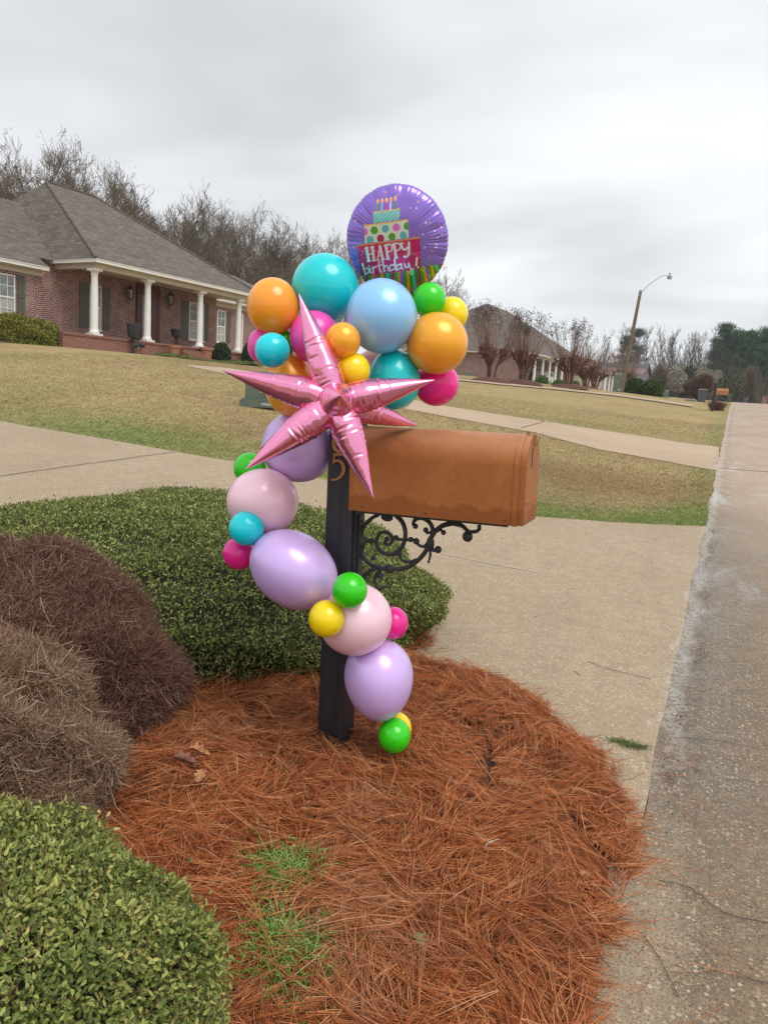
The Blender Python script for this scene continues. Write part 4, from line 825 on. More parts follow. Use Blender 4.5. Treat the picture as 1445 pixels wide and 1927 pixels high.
tr = MB().box((S_A+.25, -.16, 5.82), (SB-.2, .16, 6.0), T1).box((S_A+.09, NW-1.2, 6.0), (SB-.05, .40, 6.03), T1).box((S_A+.25, -3.0, 5.84), (S_A+.5, -.16, 6.0), T1)
tr.build('porch_beam', MT['cream'], h1)
def gutter(par, fr, s0, s1, n0, z, ret=None, name='gutter'):
    m = MB().box((s0, n0-.12, z-.12), (s1, n0, z-.015), fr.T).box((s0-.01, n0-.14, z-.015), (s1+.01, n0+.025, z+.012), fr.T)
    if ret is not None: m.box((s0, ret, z-.12), (s0+.12, n0-.12, z-.015), fr.T).box((s0-.02, ret, z-.015), (s0+.13, n0-.14, z+.012), fr.T)
    return m.build(name, MT['white'], par)
gutter(h1, f1, S_A, SB, .5, ZE-.005, ret=-3.0)
nr1 = -6.0; sR1, zR = f1.pl(87, 342, nr1); sR2 = f1.pl(178, 367, nr1)[0]; tp = (zR-ZE)/(.5-nr1); aR = .5-nr1
def slab(mb, P, th=.05): mb.prism([NP(p)-NP([0, 0, th]) for p in P], NP([0, 0, th]))
rf = MB(); A0 = T1(S_A-.03, .53, ZE+.01); B0 = T1(SB+.03, .53, ZE+.01); r1 = T1(sR1, nr1, zR); r2 = T1(sR2, nr1, zR); nb_ = nr1-aR-.03
C0 = T1(S_A-.03, nb_, ZE+.01); D0 = T1(SB+.03, nb_, ZE+.01)
rf.add([A0, B0, C0, D0, r1, r2], [(0, 1, 5, 4), (1, 3, 5), (0, 4, 2), (2, 4, 5, 3), (0, 2, 3, 1)])
roof1 = rf.build('roof', MT['shingle'], h1, uv=True)
rc = MB()
for p_, q_ in ((A0, r1), (r1, r2), (r2, B0)): rc.tube([NP(p_)+NP([0, 0, .03]), NP(q_)+NP([0, 0, .03])], .055, 6)
rc.build('ridge_cap', MT['shingle'], roof1, uv=True)
# left wing roof
zw = 5.73
nE = -1.3; bR = 2.0
dd_ = ray(5, 373)
for b_ in np.linspace(.3, 9, 900):   # where the sight line meets the wing roof plane
    t_ = ((f1.O+f1.n*(nE-b_)-CAM)@f1.n)/(dd_@f1.n); z_ = (CAM+dd_*t_)[2]
    if z_ < zw+b_*tp: bR = b_; break
kk = (ZE-zw)/tp; rf = MB(); V = [T1(-13.5, nE, zw), T1(-1.08, nE, zw), T1(-1.08, nE-kk, zw+kk*tp), T1(S_A, nE-kk, zw+kk*tp), T1(S_A+bR-kk, nE-bR, zw+bR*tp), T1(-13.5, nE-bR, zw+bR*tp), T1(-13.5, nE-2*bR, zw), T1(S_A+bR, nE-2*bR, zw)]
slab(rf, [V[0], V[1], V[2], V[5+0]] if False else [V[0], V[1], V[2], V[3], V[4], V[5]]); slab(rf, [V[5], V[4], V[7], V[6]]); rf.build('roof', MT['shingle'], h1, uv=True)
gutter(h1, f1, -13.5, -1.08, nE+.02, zw-.03); MB().box((-13.4, NWING, zw-.19), (-1.2, nE-.1, zw-.16), T1).box((-13.4, NWING+.003, zw-.36), (sL+.02, NWING+.04, zw-.19), T1).build('soffit', MT['cream'], h1)
# windows, shutters, door, lanterns of the porch wall
def W1(x0, x1, y0, y1, nn, **k):
    a_ = f1.pl(x0, (y0+y1)/2, nn)[0]; b_ = f1.pl(x1, (y0+y1)/2, nn)[0]; xm = (x0+x1)/2; return a_, b_, f1.pl(xm, y1, nn)[1], f1.pl(xm, y0, nn)[1]
a_, b_, z0, z1 = W1(-30, 28, 513, 600, NWING); window(h1, f1, a_, b_, z0, z1, NWING, 4, 4, mat=MT['curtain'])
a_, b_, z0, z1 = W1(33, 47, 518, 598, NWING); shutter(h1, f1, a_, b_, z0, z1, NWING)
a_, b_, z0, z1 = W1(168, 190, 537, 620, NW); window(h1, f1, a_, b_, z0, z1, NW)
a_, b_, z0, z1 = W1(149, 168, 532, 617, NW); shutter(h1, f1, a_, b_, z0, z1, NW)
a_, b_, z0, z1 = W1(195, 207, 540, 622, NW); shutter(h1, f1, a_, b_, z0, z1, NW)
a_, b_, z0, z1 = W1(355, 383, 570, 640, NW); window(h1, f1, a_, b_, z0, z1, NW)
a_, b_, z0, z1 = W1(341, 355, 565, 638, NW); shutter(h1, f1, a_, b_, z0, z1, NW)
a_, b_, z0, z1 = W1(384, 392, 570, 642, NW); shutter(h1, f1, a_, b_, z0, z1, NW)
a_, b_, _, z1 = W1(256, 301, 538, 600, NW)
MB().box((a_, NW+.003, ZF1), (a_+.32, NW+.10, z1), T1).box((b_-.18, NW+.003, ZF1), (b_, NW+.06, z1), T1).box((a_+.32, NW+.003, z1-.18), (b_-.18, NW+.06, z1), T1).build('door_frame', MT['door'], h1)
dr1 = MB().box((a_+.62, NW+.003, ZF1), (b_-.2, NW+.045, z1-.2), T1)
for q0, q1 in ((.15, .9), (1.05, 1.9)):
    dr1.box((a_+.72, NW+.045, ZF1+q0), (b_-.3, NW+.06, ZF1+q1), T1)
dr1 = dr1.build('door', MT['door'], h1); MB().ball(T1(a_+.70, NW+.09, ZF1+1.0), .04, 6).build('handle', MT['galv'], dr1)
MB().box((a_+.34, NW+.003, ZF1+.1), (a_+.60, NW+.02, z1-.2), T1).build('sidelight', MT['glass'], h1)
for x, y in ((246, 553), (322, 565)):
    s_, z_ = f1.pl(x, y, NW+.25); c = T1(s_, NW+.25, z_); m = MB().lathe([(.02, .42), (.06, .36), (.17, .20), (.16, .18)], c, 8).box((s_-.02, NW, z_+.02), (s_+.02, NW+.25, z_+.06), T1)
    for k in range(6): t_ = k*math.pi/3; m.tube([c+NP([.15*math.cos(t_), .15*math.sin(t_), .19]), c+NP([.10*math.cos(t_), .10*math.sin(t_), -.22])], .012, 5)
    m.lathe([(.11, -.25), (.10, -.21), (.02, -.20)], c, 8).tube([c+NP([0, 0, -.25]), T1(s_, NW+.12, z_-.45), T1(s_, NW+.02, z_-.30)], .014, 5)
    l_ = m.build('wall_lantern', MT['darkiron'], h1); MB().lathe([(.09, -.2), (.14, .18)], c, 6).build('lantern_glass', MT['curtain'], l_)
# set back right wing
nw2 = -4.2; s2a = f1.pl(395, 600, nw2)[0]; _, zg2 = f1.pl(436, 566, nw2+.5)
MB().box((s2a, nw2-7, 2.2), (s2a+9.5, nw2, zg2-.12), T1).build('wall', MT['brick'], h1, uv=True)
gutter(h1, f1, s2a-.3, s2a+9.8, nw2+.5, zg2); MB().box((s2a-.2, nw2, zg2-.17), (s2a+9.6, nw2+.4, zg2-.13), T1).box((s2a, nw2+.003, zg2-.36), (s2a+9.5, nw2+.04, zg2-.17), T1).build('soffit', MT['cream'], h1)
rf = MB(); q0, q1 = s2a-.4, s2a+10; rf.add([T1(q0, nw2+.55, zg2+.02), T1(q1, nw2+.55, zg2+.02), T1(q1, nw2-7.5, zg2+.02), T1(q0, nw2-7.5, zg2+.02), T1(q0, nw2-3.5, zg2+4*tp*.9), T1(q1-4, nw2-3.5, zg2+4*tp*.9)], [(0, 1, 5, 4), (1, 2, 5), (2, 3, 4, 5), (0, 4, 3), (0, 3, 2, 1)]); rf.build('roof', MT['shingle'], h1, uv=True)
a_, b_, z0, z1 = W1(408, 423, 584, 645, nw2); window(h1, f1, a_, b_, z0, z1, nw2)
a_, b_, z0, z1 = W1(427, 434, 586, 645, nw2); shutter(h1, f1, a_, b_, z0, z1, nw2)
s_, z_ = f1.pl(455, 600, nw2); MB().box((s_-.05, nw2+.003, 2.8), (s_+.05, nw2+.09, zg2-.5), T1).build('downspout', MT['white'], h1)
# things in front of the porch
def onb(x, y, nn):   # point on the house 1 plane n=nn
    s_, z_ = f1.pl(x, y, nn); return T1(s_, nn, z_)
def urn(x, y0, y1, nn, label):
    c = onb(x, y1, nn); c[2] = ZF1+.002 if nn > -1.9 and nn < .3 else H(c[0], c[1]); top = onb(x, y0, nn)[2]; h_ = top-c[2]; r0 = empty('planter_urn', c, label, 'planter', 'black iron urns by the porch')
    MB().lathe([(.20, h_*.55), (.235, h_*.75), (.26, h_*.98), (.24, h_), (.21, h_*.96), (.15, h_*.6)], c, 8).build('bowl', MT['darkiron'], r0)
    m = MB().lathe([(.15, 0), (.13, .03), (.035, .08), (.03, h_*.25), (.06, h_*.3), (.03, h_*.36), (.05, h_*.5), (.2, h_*.55)], c, 8)
    for k in range(4): t_ = k*math.pi/2+.4; q = NP([math.cos(t_), math.sin(t_), 0]); m.tube([c+q*.02+NP([0, 0, h_*.5]), c+q*.14+NP([0, 0, h_*.42]), c+q*.05+NP([0, 0, h_*.22]), c+q*.16+NP([0, 0, .01])], .012, 5)
    m.build('stand', MT['darkiron'], r0)
urn(251, 609, 646, .55, 'black iron urn on a tall stand left of the door column'); urn(332, 620, 650, -.6, 'black iron urn on a stand on the porch under the right lantern')
def pot(x, y0, y1, nn, r_, label):
    c = onb(x, y1, nn); g = max(H(c[0], c[1]), c[2]-.3); c[2] = g; h_ = max(onb(x, y0, nn)[2]-g, .3); r0 = empty('flower_pot', c, label, 'pot', 'terracotta pots in front of the porch')
    MB().lathe([(r_*.62, 0), (r_*.9, h_*.8), (r_*1.08, h_*.82), (r_*1.12, h_), (r_*.95, h_), (r_*.85, h_*.86)], c, 16).build('pot', MT['terracotta'], r0, smooth=True)
    MB().lathe([(r_*.84, h_*.84), (r_*.5, h_*.88), (.01, h_*.9)], c, 12).build('soil', MT['soil'], r0, smooth=True)
pot(328, 650, 664, .9, .29, 'wide terracotta pot left of the porch steps'); pot(389, 654, 673, .75, .30, 'terracotta pot right of the porch steps')
m = MB(); a_ = f1.pl(335, 650, .4)[0]; b_ = f1.pl(372, 655, .4)[0]; zt = ZF1-.02
for k in range(3): m.box((a_, .42+k*.32+.003, 2.2), (b_, .42+(k+1)*.32, zt-.16*(k+1)), T1)
tag(m.build('brick_steps', MT['brick_low'], None, uv=True), 'low red brick steps between two terracotta pots', 'steps')
def crane(x, y0, y1, nn, flip, label):
    c = onb(x, y1, nn); c[2] = H(c[0], c[1]); h_ = max(onb(x, y0, nn)[2]-c[2], .5); e_ = f1.f*flip; r0 = empty('crane_statue', c, label, 'statue', 'metal crane statues in the flower bed')
    m = MB(); 
    m.tube([c+e_*x_+NP([0, 0, z_*h_]) for x_, z_ in ((-.20, .44), (-.10, .56), (.02, .60), (.10, .62), (.15, .72), (.12, .84), (.15, .95), (.20, 1.0), (.27, .97), (.36, .93))], [.02, .09, .11, .08, .035, .022, .022, .032, .012, .003], 8)
    m.build('body', MT['darkiron'], r0, smooth=True)
    for o_ in (-.03, .04): MB().tube([c+e_*o_+NP([0, 0, h_*.5]), c+e_*(o_+.03)+NP([0, 0, h_*.25]), c+e_*o_], .012, 5).build('leg', MT['darkiron'], r0)
crane(256, 638, 658, .95, 1, 'dark metal crane statue beside the tall urn'); crane(266, 637, 656, .95, -1, 'dark metal crane statue turned to the porch column')
# beds and shrubs by house 1
def bedstrip(P, label, mat, dz=.03, w=1.2):
    pts_ = NP([hit(*p)[:2] for p in P]); pts_ = NP(smooth_path(pts_, 6)); V = []; n = len(pts_)
    for i, q in enumerate(pts_):
        for k, o_ in enumerate((0, .25, .6, 1)): r_ = q-f1.n[:2]*w*o_*1.0; V.append((r_[0], r_[1], H(r_[0], r_[1])+(0 if k == 0 else .06+.05*k)))
    return raw_mesh('flower_bed', V, [(4*i+k, 4*i+k+1, 4*i+5+k, 4*i+4+k) for i in range(n-1) for k in range(3)], 4, mat, None, True)
MT['bedmulch'] = vary('red_mulch', (.13, .05, .032), (.075, .033, .022), 22, .95, 0, .4)
tag(bedstrip([(-25, 644), (60, 648), (150, 655), (230, 662), (300, 669), (370, 675), (440, 684), (500, 692)], '', MT['bedmulch'], w=3.2), kind='structure')
def blob_shrub(name, c, rx, ry, h_, label, stops, n=4000, L_=.06, rot=0, e=2.6, group=None, twig=False, cat='shrub', z=None, ramp_mat=None):
    z0 = H(c[0], c[1])-.05 if z is None else z; r0 = empty(name, (c[0], c[1], z0), label, cat, group); G = mound(0, 0, rx, ry, h_, e, z0, 16, 48, seed=int(abs(c[0]*7))%50, amp=.10)
    cr, sr = math.cos(rot), math.sin(rot); G = np.stack([c[0]+G[..., 0]*cr-G[..., 1]*sr, c[1]+G[..., 0]*sr+G[..., 1]*cr, G[..., 2]], -1)
    P, Nn = surf_sample(G, n, 3); P = P-Nn*(rng.random((n, 1))**1.3*.22*min(rx, ry, h_))+rng.normal(0, L_*.25, (n, 3)); k = rng.random(n) < .05; P[k] += Nn[k]*rng.uniform(0, L_*1.5, (k.sum(), 1))
    leaves(P-wloc(r0), Nn, L_*rng.uniform(.6, 1.3, n), L_*.6, 'foliage', leafmat(name+'_leaf', stops), r0, .9)
    cc = G.mean((0, 1)); G2 = np.stack([c[0]+(G[..., 0]-c[0])*.80, c[1]+(G[..., 1]-c[1])*.80, z0+(G[..., 2]-z0)*.82], -1); core(G2, MT['inner'], 'shade_core', r0); return r0
YG = [(0, (.09, .10, .02)), (.4, (.19, .20, .03)), (.8, (.34, .34, .06)), (1, (.45, .30, .08))]
DG = [(0, (.018, .03, .014)), (.5, (.04, .06, .028)), (1, (.10, .12, .06))]
MG = [(0, (.035, .06, .018)), (.5, (.075, .11, .03)), (1, (.16, .20, .07))]
hs = (f1.pl(-30, 640, -.2)[0]+f1.pl(116, 640, -.2)[0])/2; hw = (f1.pl(116, 640, -.2)[0]-f1.pl(-30, 640, -.2)[0])/2; c = T1(hs, -.3, 0)
blob_shrub('clipped_hedge', c, .75, hw, max(f1.pl(60, 597, -.2)[1]-H(c[0], c[1]), .8), 'yellow green clipped hedge under the window of the left wing', YG, 16000, .065, -math.radians(5), 3.2)
for x, y0, y1, wd_, lb in ((417, 645, 674, 22, 'dark evergreen shrub right of the terracotta pot'), (467, 646, 674, 14, 'dark round evergreen shrub at the right end of the porch')):
    c = onb(x, y1, .9); h_ = max(onb(x, y0, .9)[2]-H(c[0], c[1]), .6); r_ = wd_/F*33; blob_shrub('evergreen_shrub', c, r_*.8, r_, h_, lb, DG, 3500, .07, 0, 2.3)
# low weeds at the edge of that bed
P = NP([T1(s_, n_, 0) for s_, n_ in zip(rng.uniform(1.5, 9, 2600), rng.uniform(1.5, 2.4, 2600))]); P[:, 2] = H(P[:, 0], P[:, 1])+.05; d = rng.normal(size=P.shape)*NP([.4, .4, .2])+NP([0, 0, 1]); ln = rng.uniform(.04, .15, (len(P), 1))*(.4+.8*np.clip(rnoise(P[:, 0], P[:, 1], 1.5, 6), 0, 1)[:, None])
MT['weedy'] = island('weed_blades', [(0, (.05, .09, .02)), (.5, (.12, .17, .05)), (1, (.20, .22, .08))], .8)
tag(strands(np.stack([P, P+d*ln*.5, P+d*ln], 1), np.tile(NP([.012, .010, .003]), (len(P), 1)), 'weeds', MT['weedy']), 'sparse green weeds along the flower bed of the brick house', 'weeds', kind='stuff')
# ------------------------------------------------------------------ utility boxes
def utility(x, y, d_, w_, dp, h_, label, rz=.1):
    c = at(x, y, d_); c[2] = H(c[0], c[1])-.02; r0 = empty('utility_box', c, label, 'utility box'); cs, sn = math.cos(rz), math.sin(rz)
    T = lambda a_, b_, z_: NP([c[0]+a_*cs-b_*sn, c[1]+a_*sn+b_*cs, c[2]+z_])
    MB().box((-w_/2, -dp/2, 0), (w_/2, dp/2, h_*.22), T).box((-w_*.47, -dp*.47, h_*.22), (w_*.47, dp*.47, h_*.27), T).build('base', MT['boxgreen'], r0, bevel=.01)
    m = MB(); P = [(-dp*.40, h_*.27), (dp*.42, h_*.27), (dp*.42, h_), (-dp*.25, h_), (-dp*.40, h_*.88)]
    m.prism([T(-w_*.41, b_, z_) for b_, z_ in P], T(w_*.82, 0, 0)-T(0, 0, 0)); bd = m.build('cabinet', MT['boxgreen'], r0, bevel=.008)
    MB().box((-.02, -dp*.40-.02, h_*.45), (.02, -dp*.40-.002, h_*.60), T).build('latch', MT['galv'], bd); MB().box((w_*.05, -dp*.5-.004, h_*.08), (w_*.42, -dp*.5-.001, h_*.15), T).build('label_plate', MT['galv'], r0); return r0
utility(503, 762, 16, .90, .72, .66, 'dull green utility box on the lawn behind the left foil spike')
utility(1160, 738, 54, .62, .6, 1.35, 'dark green utility box at the foot of the street lamp')
utility(1251, 743, 75, .8, .6, .75, 'pale green utility box beyond the clipped hedges')
utility(881, 712, 77, .75, .7, .75, 'pale green cabinet against the side wall of the second brick house')
# ------------------------------------------------------------------ second house
def big_house(fr, cfg, label):
    T = fr.T; root = empty(cfg.get('name', 'brick_house'), T(2, -4, cfg['zb']), label, 'house'); zb, ze = cfg['zb'], cfg['ze']; zf = cfg['zf']
    dN = cfg['depth']; s1_ = cfg['s1']; sA = cfg.get('sA', -.1)
    MB().box((sA, -dN, zb-1.5), (s1_, cfg['nw'], ze-.12), T).box((sA, cfg['nw'], zb-1.5), (sA+.3, -.35, ze-.12), T).build('wall', cfg.get('mat', MT['brick']), root, uv=True)
    MB().box((sA+.3, cfg['nw']+.003, zb-1.5), (s1_, .3, zf), T).build('porch_floor', MT['brick_low'], root, uv=True)
    for s_ in cfg['cols']: column(root, fr, s_, 0, zf, ze-.30, cfg.get('cr', .16))
    MB().box((sA, -.16, ze-.30), (s1_+.1, .16, ze-.12), T).box((sA-.48, -dN-.35, ze-.12), (s1_+.35, .35, ze-.09), T).build('porch_beam', MT['cream'], root)
    gutter(root, fr, sA-.5, s1_+.4, .5, ze, ret=-dN-.4)
    a_, zR_ = cfg['a'], cfg['zR']; s2_ = cfg['s2']; A, B, Cc, D = T(sA-.53, .53, ze), T(s1_+.43, .53, ze), T(sA-.53, .53-2*a_, ze), T(s1_+.43, .53-2*a_, ze); r1_, r2_ = T(cfg.get('sR', sA-.53+a_), .53-a_, zR_), T(s2_, .53-a_, zR_)
    MB().add([A, B, Cc, D, r1_, r2_], [(0, 1, 5, 4), (1, 3, 5), (0, 4, 2), (2, 4, 5, 3), (0, 2, 3, 1)]).build('roof', cfg.get('roof', MT['shingle']), root, uv=True)
    for (sa, sb, q0, q1) in cfg.get('wins', []): window(root, fr, sa, sb, zf+q0, zf+q1, cfg['nw'])
    return root
f2 = Frame(at(1003, 718, 80), 5); z2 = float(H(f2.O[0], f2.O[1])); ze2 = f2.pl(1005, 664, .5)[1]; a2 = 9.5; s2a_, zR2_ = f2.pl(915, 571, -9.0); s2_ = f2.pl(955, 584, -9.0)[0]; sE2 = f2.pl(1005, 664, .5)[0]
c2 = [f2.pl(x, 712)[0] for x in (1003, 1018, 1031, 1043, 1055)]
zf2 = ze2-3.05
c2 = [0]+[c2[i]-c2[0] for i in range(1, 5)]
big_house(f2, dict(zb=z2, ze=ze2, zf=zf2, depth=18, nw=-2.6, sA=sE2+.5, s1=s2_+7, sR=s2a_, cols=c2, a=a2, zR=zR2_, s2=s2_, wins=[(1.0, 2.0, .3, 2.2), (5, 6.2, .3, 2.2), (9, 10, .3, 2.2)]), 'second red brick house with tall grey hipped roof behind the bare myrtles')
f3 = Frame(at(1136, 737, 110), 5); z3 = float(H(f3.O[0], f3.O[1])); ze3 = f3.pl(1138, 700, .5)[1]; c3 = [f3.pl(x, 720)[0] for x in (1137, 1144, 1150, 1156)]; c3 = [v-c3[0] for v in c3]
big_house(f3, dict(zb=z3, ze=ze3, zf=ze3-3.0, depth=9, nw=-3, s1=c3[-1]+.5, cols=c3, a=4.6, zR=ze3+2.4, s2=4.6+max(c3[-1]-8, .5), mat=MT['cream'], cr=.2), 'small pale pavilion with four white columns between the bare trees')
f4 = Frame(at(1207, 722, 128), 5); z4 = float(H(f4.O[0], f4.O[1]))
T4 = f4.T; h4 = empty('brick_house', T4(0, 0, z4), 'distant brick house with dark grey gabled roofs right of the street lamp', 'house')
e4 = f4.pl(1208, 703, 0)[1]; r4 = f4.pl(1211, 683, 0)[1]
MB().prism([T4(0, 0, z4-1), T4(6, 0, z4-1), T4(6, 0, e4), T4(3, 0, r4), T4(0, 0, e4)], T4(0, -9, 0)-T4(0, 0, 0)).build('wall', MT['brick'], h4, uv=True)
rf = MB(); slab(rf, [T4(-.4, .4, e4-.3), T4(3, .4, r4+.05), T4(3, -11, r4+.05), T4(-.4, -11, e4-.3)], .15); slab(rf, [T4(3.0, .4, r4+.05), T4(6.4, .4, e4-.3), T4(6.4, -9.5, e4-.3), T4(3.0, -9.5, r4+.05)], .15); rf.build('roof', MT['shingle2'], h4, uv=True)
rf = MB(); slab(rf, [T4(-5, 1.0, e4-2.6), T4(-5, -13, e4-2.6), T4(-.2, -13, e4-.2), T4(-.2, 1.0, e4-.2)], .15); rf.build('roof', MT['shingle2'], h4, uv=True); MB().box((-4.5, -12.5, z4-1), (0, .5, e4-2.7), T4).build('wall', MT['cream'], h4)
window(h4, f4, 2.2, 3.6, e4-2.4-z4+z4, e4-.6, 0)
# white car parked by the second house
def car(c, yaw, label):
    root = empty('parked_car', c, label, 'car'); cs, sn = math.cos(yaw), math.sin(yaw); T = lambda a_, b_, z_: NP([c[0]+a_*cs-b_*sn, c[1]+a_*sn+b_*cs, c[2]+z_])
    prof = [(-2.2, .35), (-2.25, .7), (-2.2, 1.0), (-1.9, 1.1), (-1.65, 1.55), (-.6, 1.68), (.4, 1.62), (1.0, 1.15), (1.9, 1.02), (2.2, .8), (2.25, .4)]
    MB().prism([T(x, -.85, z) for x, z in prof], T(0, 1.7, 0)-T(0, 0, 0)).build('body', MT['white'], root, bevel=.05)
    for s_ in (-.87, .86): MB().prism([T(x, s_, z) for x, z in ((-1.5, 1.12), (-1.4, 1.48), (-.5, 1.58), (.3, 1.52), (.75, 1.14))], T(0, .012, 0)-T(0, 0, 0)).build('side_window', MT['glass'], root)
    for x in (-1.4, 1.4):
        for s_ in (-.88, .70): MB().lathe([(.25, 0), (.34, .02), (.34, .16), (.25, .18)], T(x, s_, .34), 14, axis=tuple(T(0, 1, 0)-T(0, 0, 0))).build('wheel', MT['darkiron'], root)
c = f2.T(c2[3]+.6, -1.35, 0); c[2] = zf2; car(c, math.pi/2-.09, 'white car parked beside the columned porch of the second house')
for x, w_, lb in ((1019, 12, 'round bright green shrub by the first column of the second house'), (1052, 22, 'low yellow green hedge under the columns of the second house'), (1080, 14, 'low green shrub at the end of the hedge near the third myrtle')):
    c = f2.T(f2.pl(x, 718, 1.6)[0], 1.6, 0); blob_shrub('green_shrub', c, .7, w_/2/F*82*1.6, 1.05 if x < 1030 else .8, lb, [(0, (.05, .10, .02)), (.6, (.12, .20, .04)), (1, (.25, .32, .08))], 1500, .14, 0)
# ------------------------------------------------------------------ trees
def grow(S, p, d, L0, r0, lv, maxlv, rr, up=.12, nch=(9, 6, 5, 4), spread=.75, start=.3, ns=5, lr=.55):
    p = NP(p, float); d = NP(d, float); pts_ = [p]; rads = [r0]; n = ns if lv < 2 else 3
    for i in range(n):
        d = d+rr.normal(0, .05+.035*lv, 3)+NP([0, 0, up*(.3+lv*.5)]); d /= np.linalg.norm(d); p = p+d*L0/n; pts_.append(p); rads.append(max(r0*(1-(i+1)/n*.75), .006))
    for i in range(n): S.append((*pts_[i], *pts_[i+1], rads[i], rads[i+1]))
    if lv >= maxlv: return
    k = nch[min(lv, len(nch)-1)]
    for c in range(k):
        q = start+(1-start)*((c+rr.random()*.8)/k) if lv == 0 else .18+.82*((c+rr.random())/k); q = min(q, .999); j = int(q*n); f_ = q*n-j; b = pts_[j]*(1-f_)+pts_[j+1]*f_; rb = rads[j]*(1-f_)+rads[j+1]*f_
        ax = (pts_[j+1]-pts_[j]); ax /= np.linalg.norm(ax); o_ = rr.normal(size=3); o_ -= ax*(o_@ax); o_ /= np.linalg.norm(o_); a_ = rr.uniform(.45, 1.0)*spread
        grow(S, b, ax*math.cos(a_)+o_*math.sin(a_), L0*lr*rr.uniform(.7, 1.15)*(1.15-.45*q if lv == 0 else 1), max(rb*.55, .008), lv+1, maxlv, rr, up, nch, spread, start, ns, lr)
def bare_variant(seed, h_=16., thin=1., **k):
    rr = np.random.default_rng(seed); S = []; grow(S, (0, 0, -.3), (0, 0, 1), h_*k.pop('tl', .62), h_*k.pop('tr', .016), 0, 4, rr, **k); S = NP(S); zt = np.percentile(S[:, 5], 97); S[:, :6] *= h_/zt; R0 = np.percentile(np.hypot(S[:, 3], S[:, 4]), 97); q = np.hypot(S[:, 3], S[:, 4])/R0
    an_ = np.arctan2(S[:, 4], S[:, 3]); top = h_*(1.0-.42*np.clip(q, 0, 1.6)**2)*(1+.06*np.sin(an_*5+seed)+.04*np.sin(an_*13+q*9)); S = S[(S[:, 5] < top)]
    S[:, 6:] = np.maximum(S[:, 6:]*h_/zt, .0115*thin); big = S[:, 6] > .055; return S[big], S[~big]
def tree_proto(name, seed, mats, **k):
    a_, b_ = bare_variant(seed, **k); r0 = empty(name, (0, 0, 0)); segs_mesh(a_, 'trunk', mats[0], r0); segs_mesh(b_, 'crown', mats[1], r0); return r0
protos = {}
def place(proto_key, make, x, ytop, d_, label, group, cat='tree', href=16., name=None, wide=1.):
    c = at(x, 735, d_); zt = at(x, ytop, d_)[2]; zg = H(c[0], c[1]); h_ = max(zt-zg, 2.)
    if proto_key not in protos: protos[proto_key] = o = make()
    else: o = copy_tree(protos[proto_key])
    o.location = (float(c[0]), float(c[1]), float(zg)); s_ = h_/href; o.scale = (s_*wide, s_*wide, s_); o.rotation_euler = (0, 0, rng.uniform(0, 6.28)); tag(o, label, cat, group); return o
BM = (MT['bark'], MT['twig'])
def mk(seed, **k): return lambda: tree_proto('bare_tree', seed, BM, **k)
Lt = [(-22, 300, 60), (18, 285, 64), (62, 300, 70), (104, 268, 60), (150, 288, 66), (196, 322, 72), (242, 346, 76), (296, 362, 78), (350, 348, 80), (400, 384, 86), (440, 402, 90), (482, 394, 92), (530, 424, 98), (572, 420, 102), (612, 438, 106), (655, 455, 112), (705, 470, 120), (765, 480, 128), (828, 500, 134), (858, 560, 150),
      (35, 330, 80), (125, 335, 84), (220, 370, 90), (325, 395, 95), (420, 420, 100), (500, 440, 110), (590, 460, 118), (80, 350, 92), (165, 345, 96), (280, 395, 100), (370, 400, 104), (460, 425, 108), (545, 450, 115)]
pos = ['at the left edge of the picture', 'rising left of the roof peak of the nearer house', 'just left of the roof peak', 'tallest, right above the roof peak', 'right of the roof peak', 'above the upper part of the roof ridge', 'over the bend of the roof line', 'left of the pair above the roof slope', 'rounded and tall above the middle of the roof slope', 'above the lower roof slope', 'behind the lower roof slope, slender', 'broad, above the right end of the house', 'between the house and the balloons', 'left of the big teal balloon top', 'close to the left of the foil balloon', 'just behind the left rim of the foil balloon', 'hidden mostly by the foil balloon', 'behind the foil balloon', 'showing right of the foil balloon', 'small, beside the yellow balloon',
       'second row, seen low at the left edge', 'second row behind the roof peak', 'second row behind the roof bend', 'second row behind the middle slope', 'second row behind the lower slope', 'second row behind the end of the house', 'second row left of the teal balloon', 'third row just right of the left edge', 'third row above the roof peak', 'third row above the roof bend', 'third row above the middle slope', 'third row above the end of the roof', 'third row above the orange balloon']
for i, (x, yt, d_) in enumerate(Lt):
    k = i % 5; place('b%d' % k, mk(100+k, h_=16., spread=[.78, .86, .74, .82, .88][k], nch=(12, 8, 7, 5), start=.22, up=.07, tl=.60, lr=.52), x, yt+(9 if d_ > 65 else 3), d_, 'leafless grey tree '+pos[i], 'bare trees behind the brick house', wide=1.12)
FM = (MT['bark'], MT['darktwig'])
def mkf(seed, **k): return lambda: tree_proto('bare_tree', seed, FM, **k)
Rt = [(1098, 640, 120), (1128, 628, 150), (1158, 612, 150), (1188, 628, 160), (1214, 612, 145), (1228, 614, 160), (1252, 628, 150), (1264, 616, 150), (1283, 630, 165), (1296, 620, 150), (1312, 622, 155), (1330, 624, 150), (1342, 632, 150), (1378, 660, 130), (1425, 690, 110), (1445, 690, 120)]
rp_ = ['behind the third myrtle', 'left of the street lamp, faint', 'feathery, close left of the lamp pole', 'just right of the lamp pole', 'tallest of the pair right of the lamp', 'right one of the tall pair', 'thin, between the tall pair and the next', 'with a high forked top', 'short, behind the flowering tree', 'above the round brown shrub', 'dark, left of the pines', 'leaning against the pines', 'at the left foot of the pines', 'pale, in front of the pines', 'small and rounded, at the end of the road', 'at the right edge of the picture']
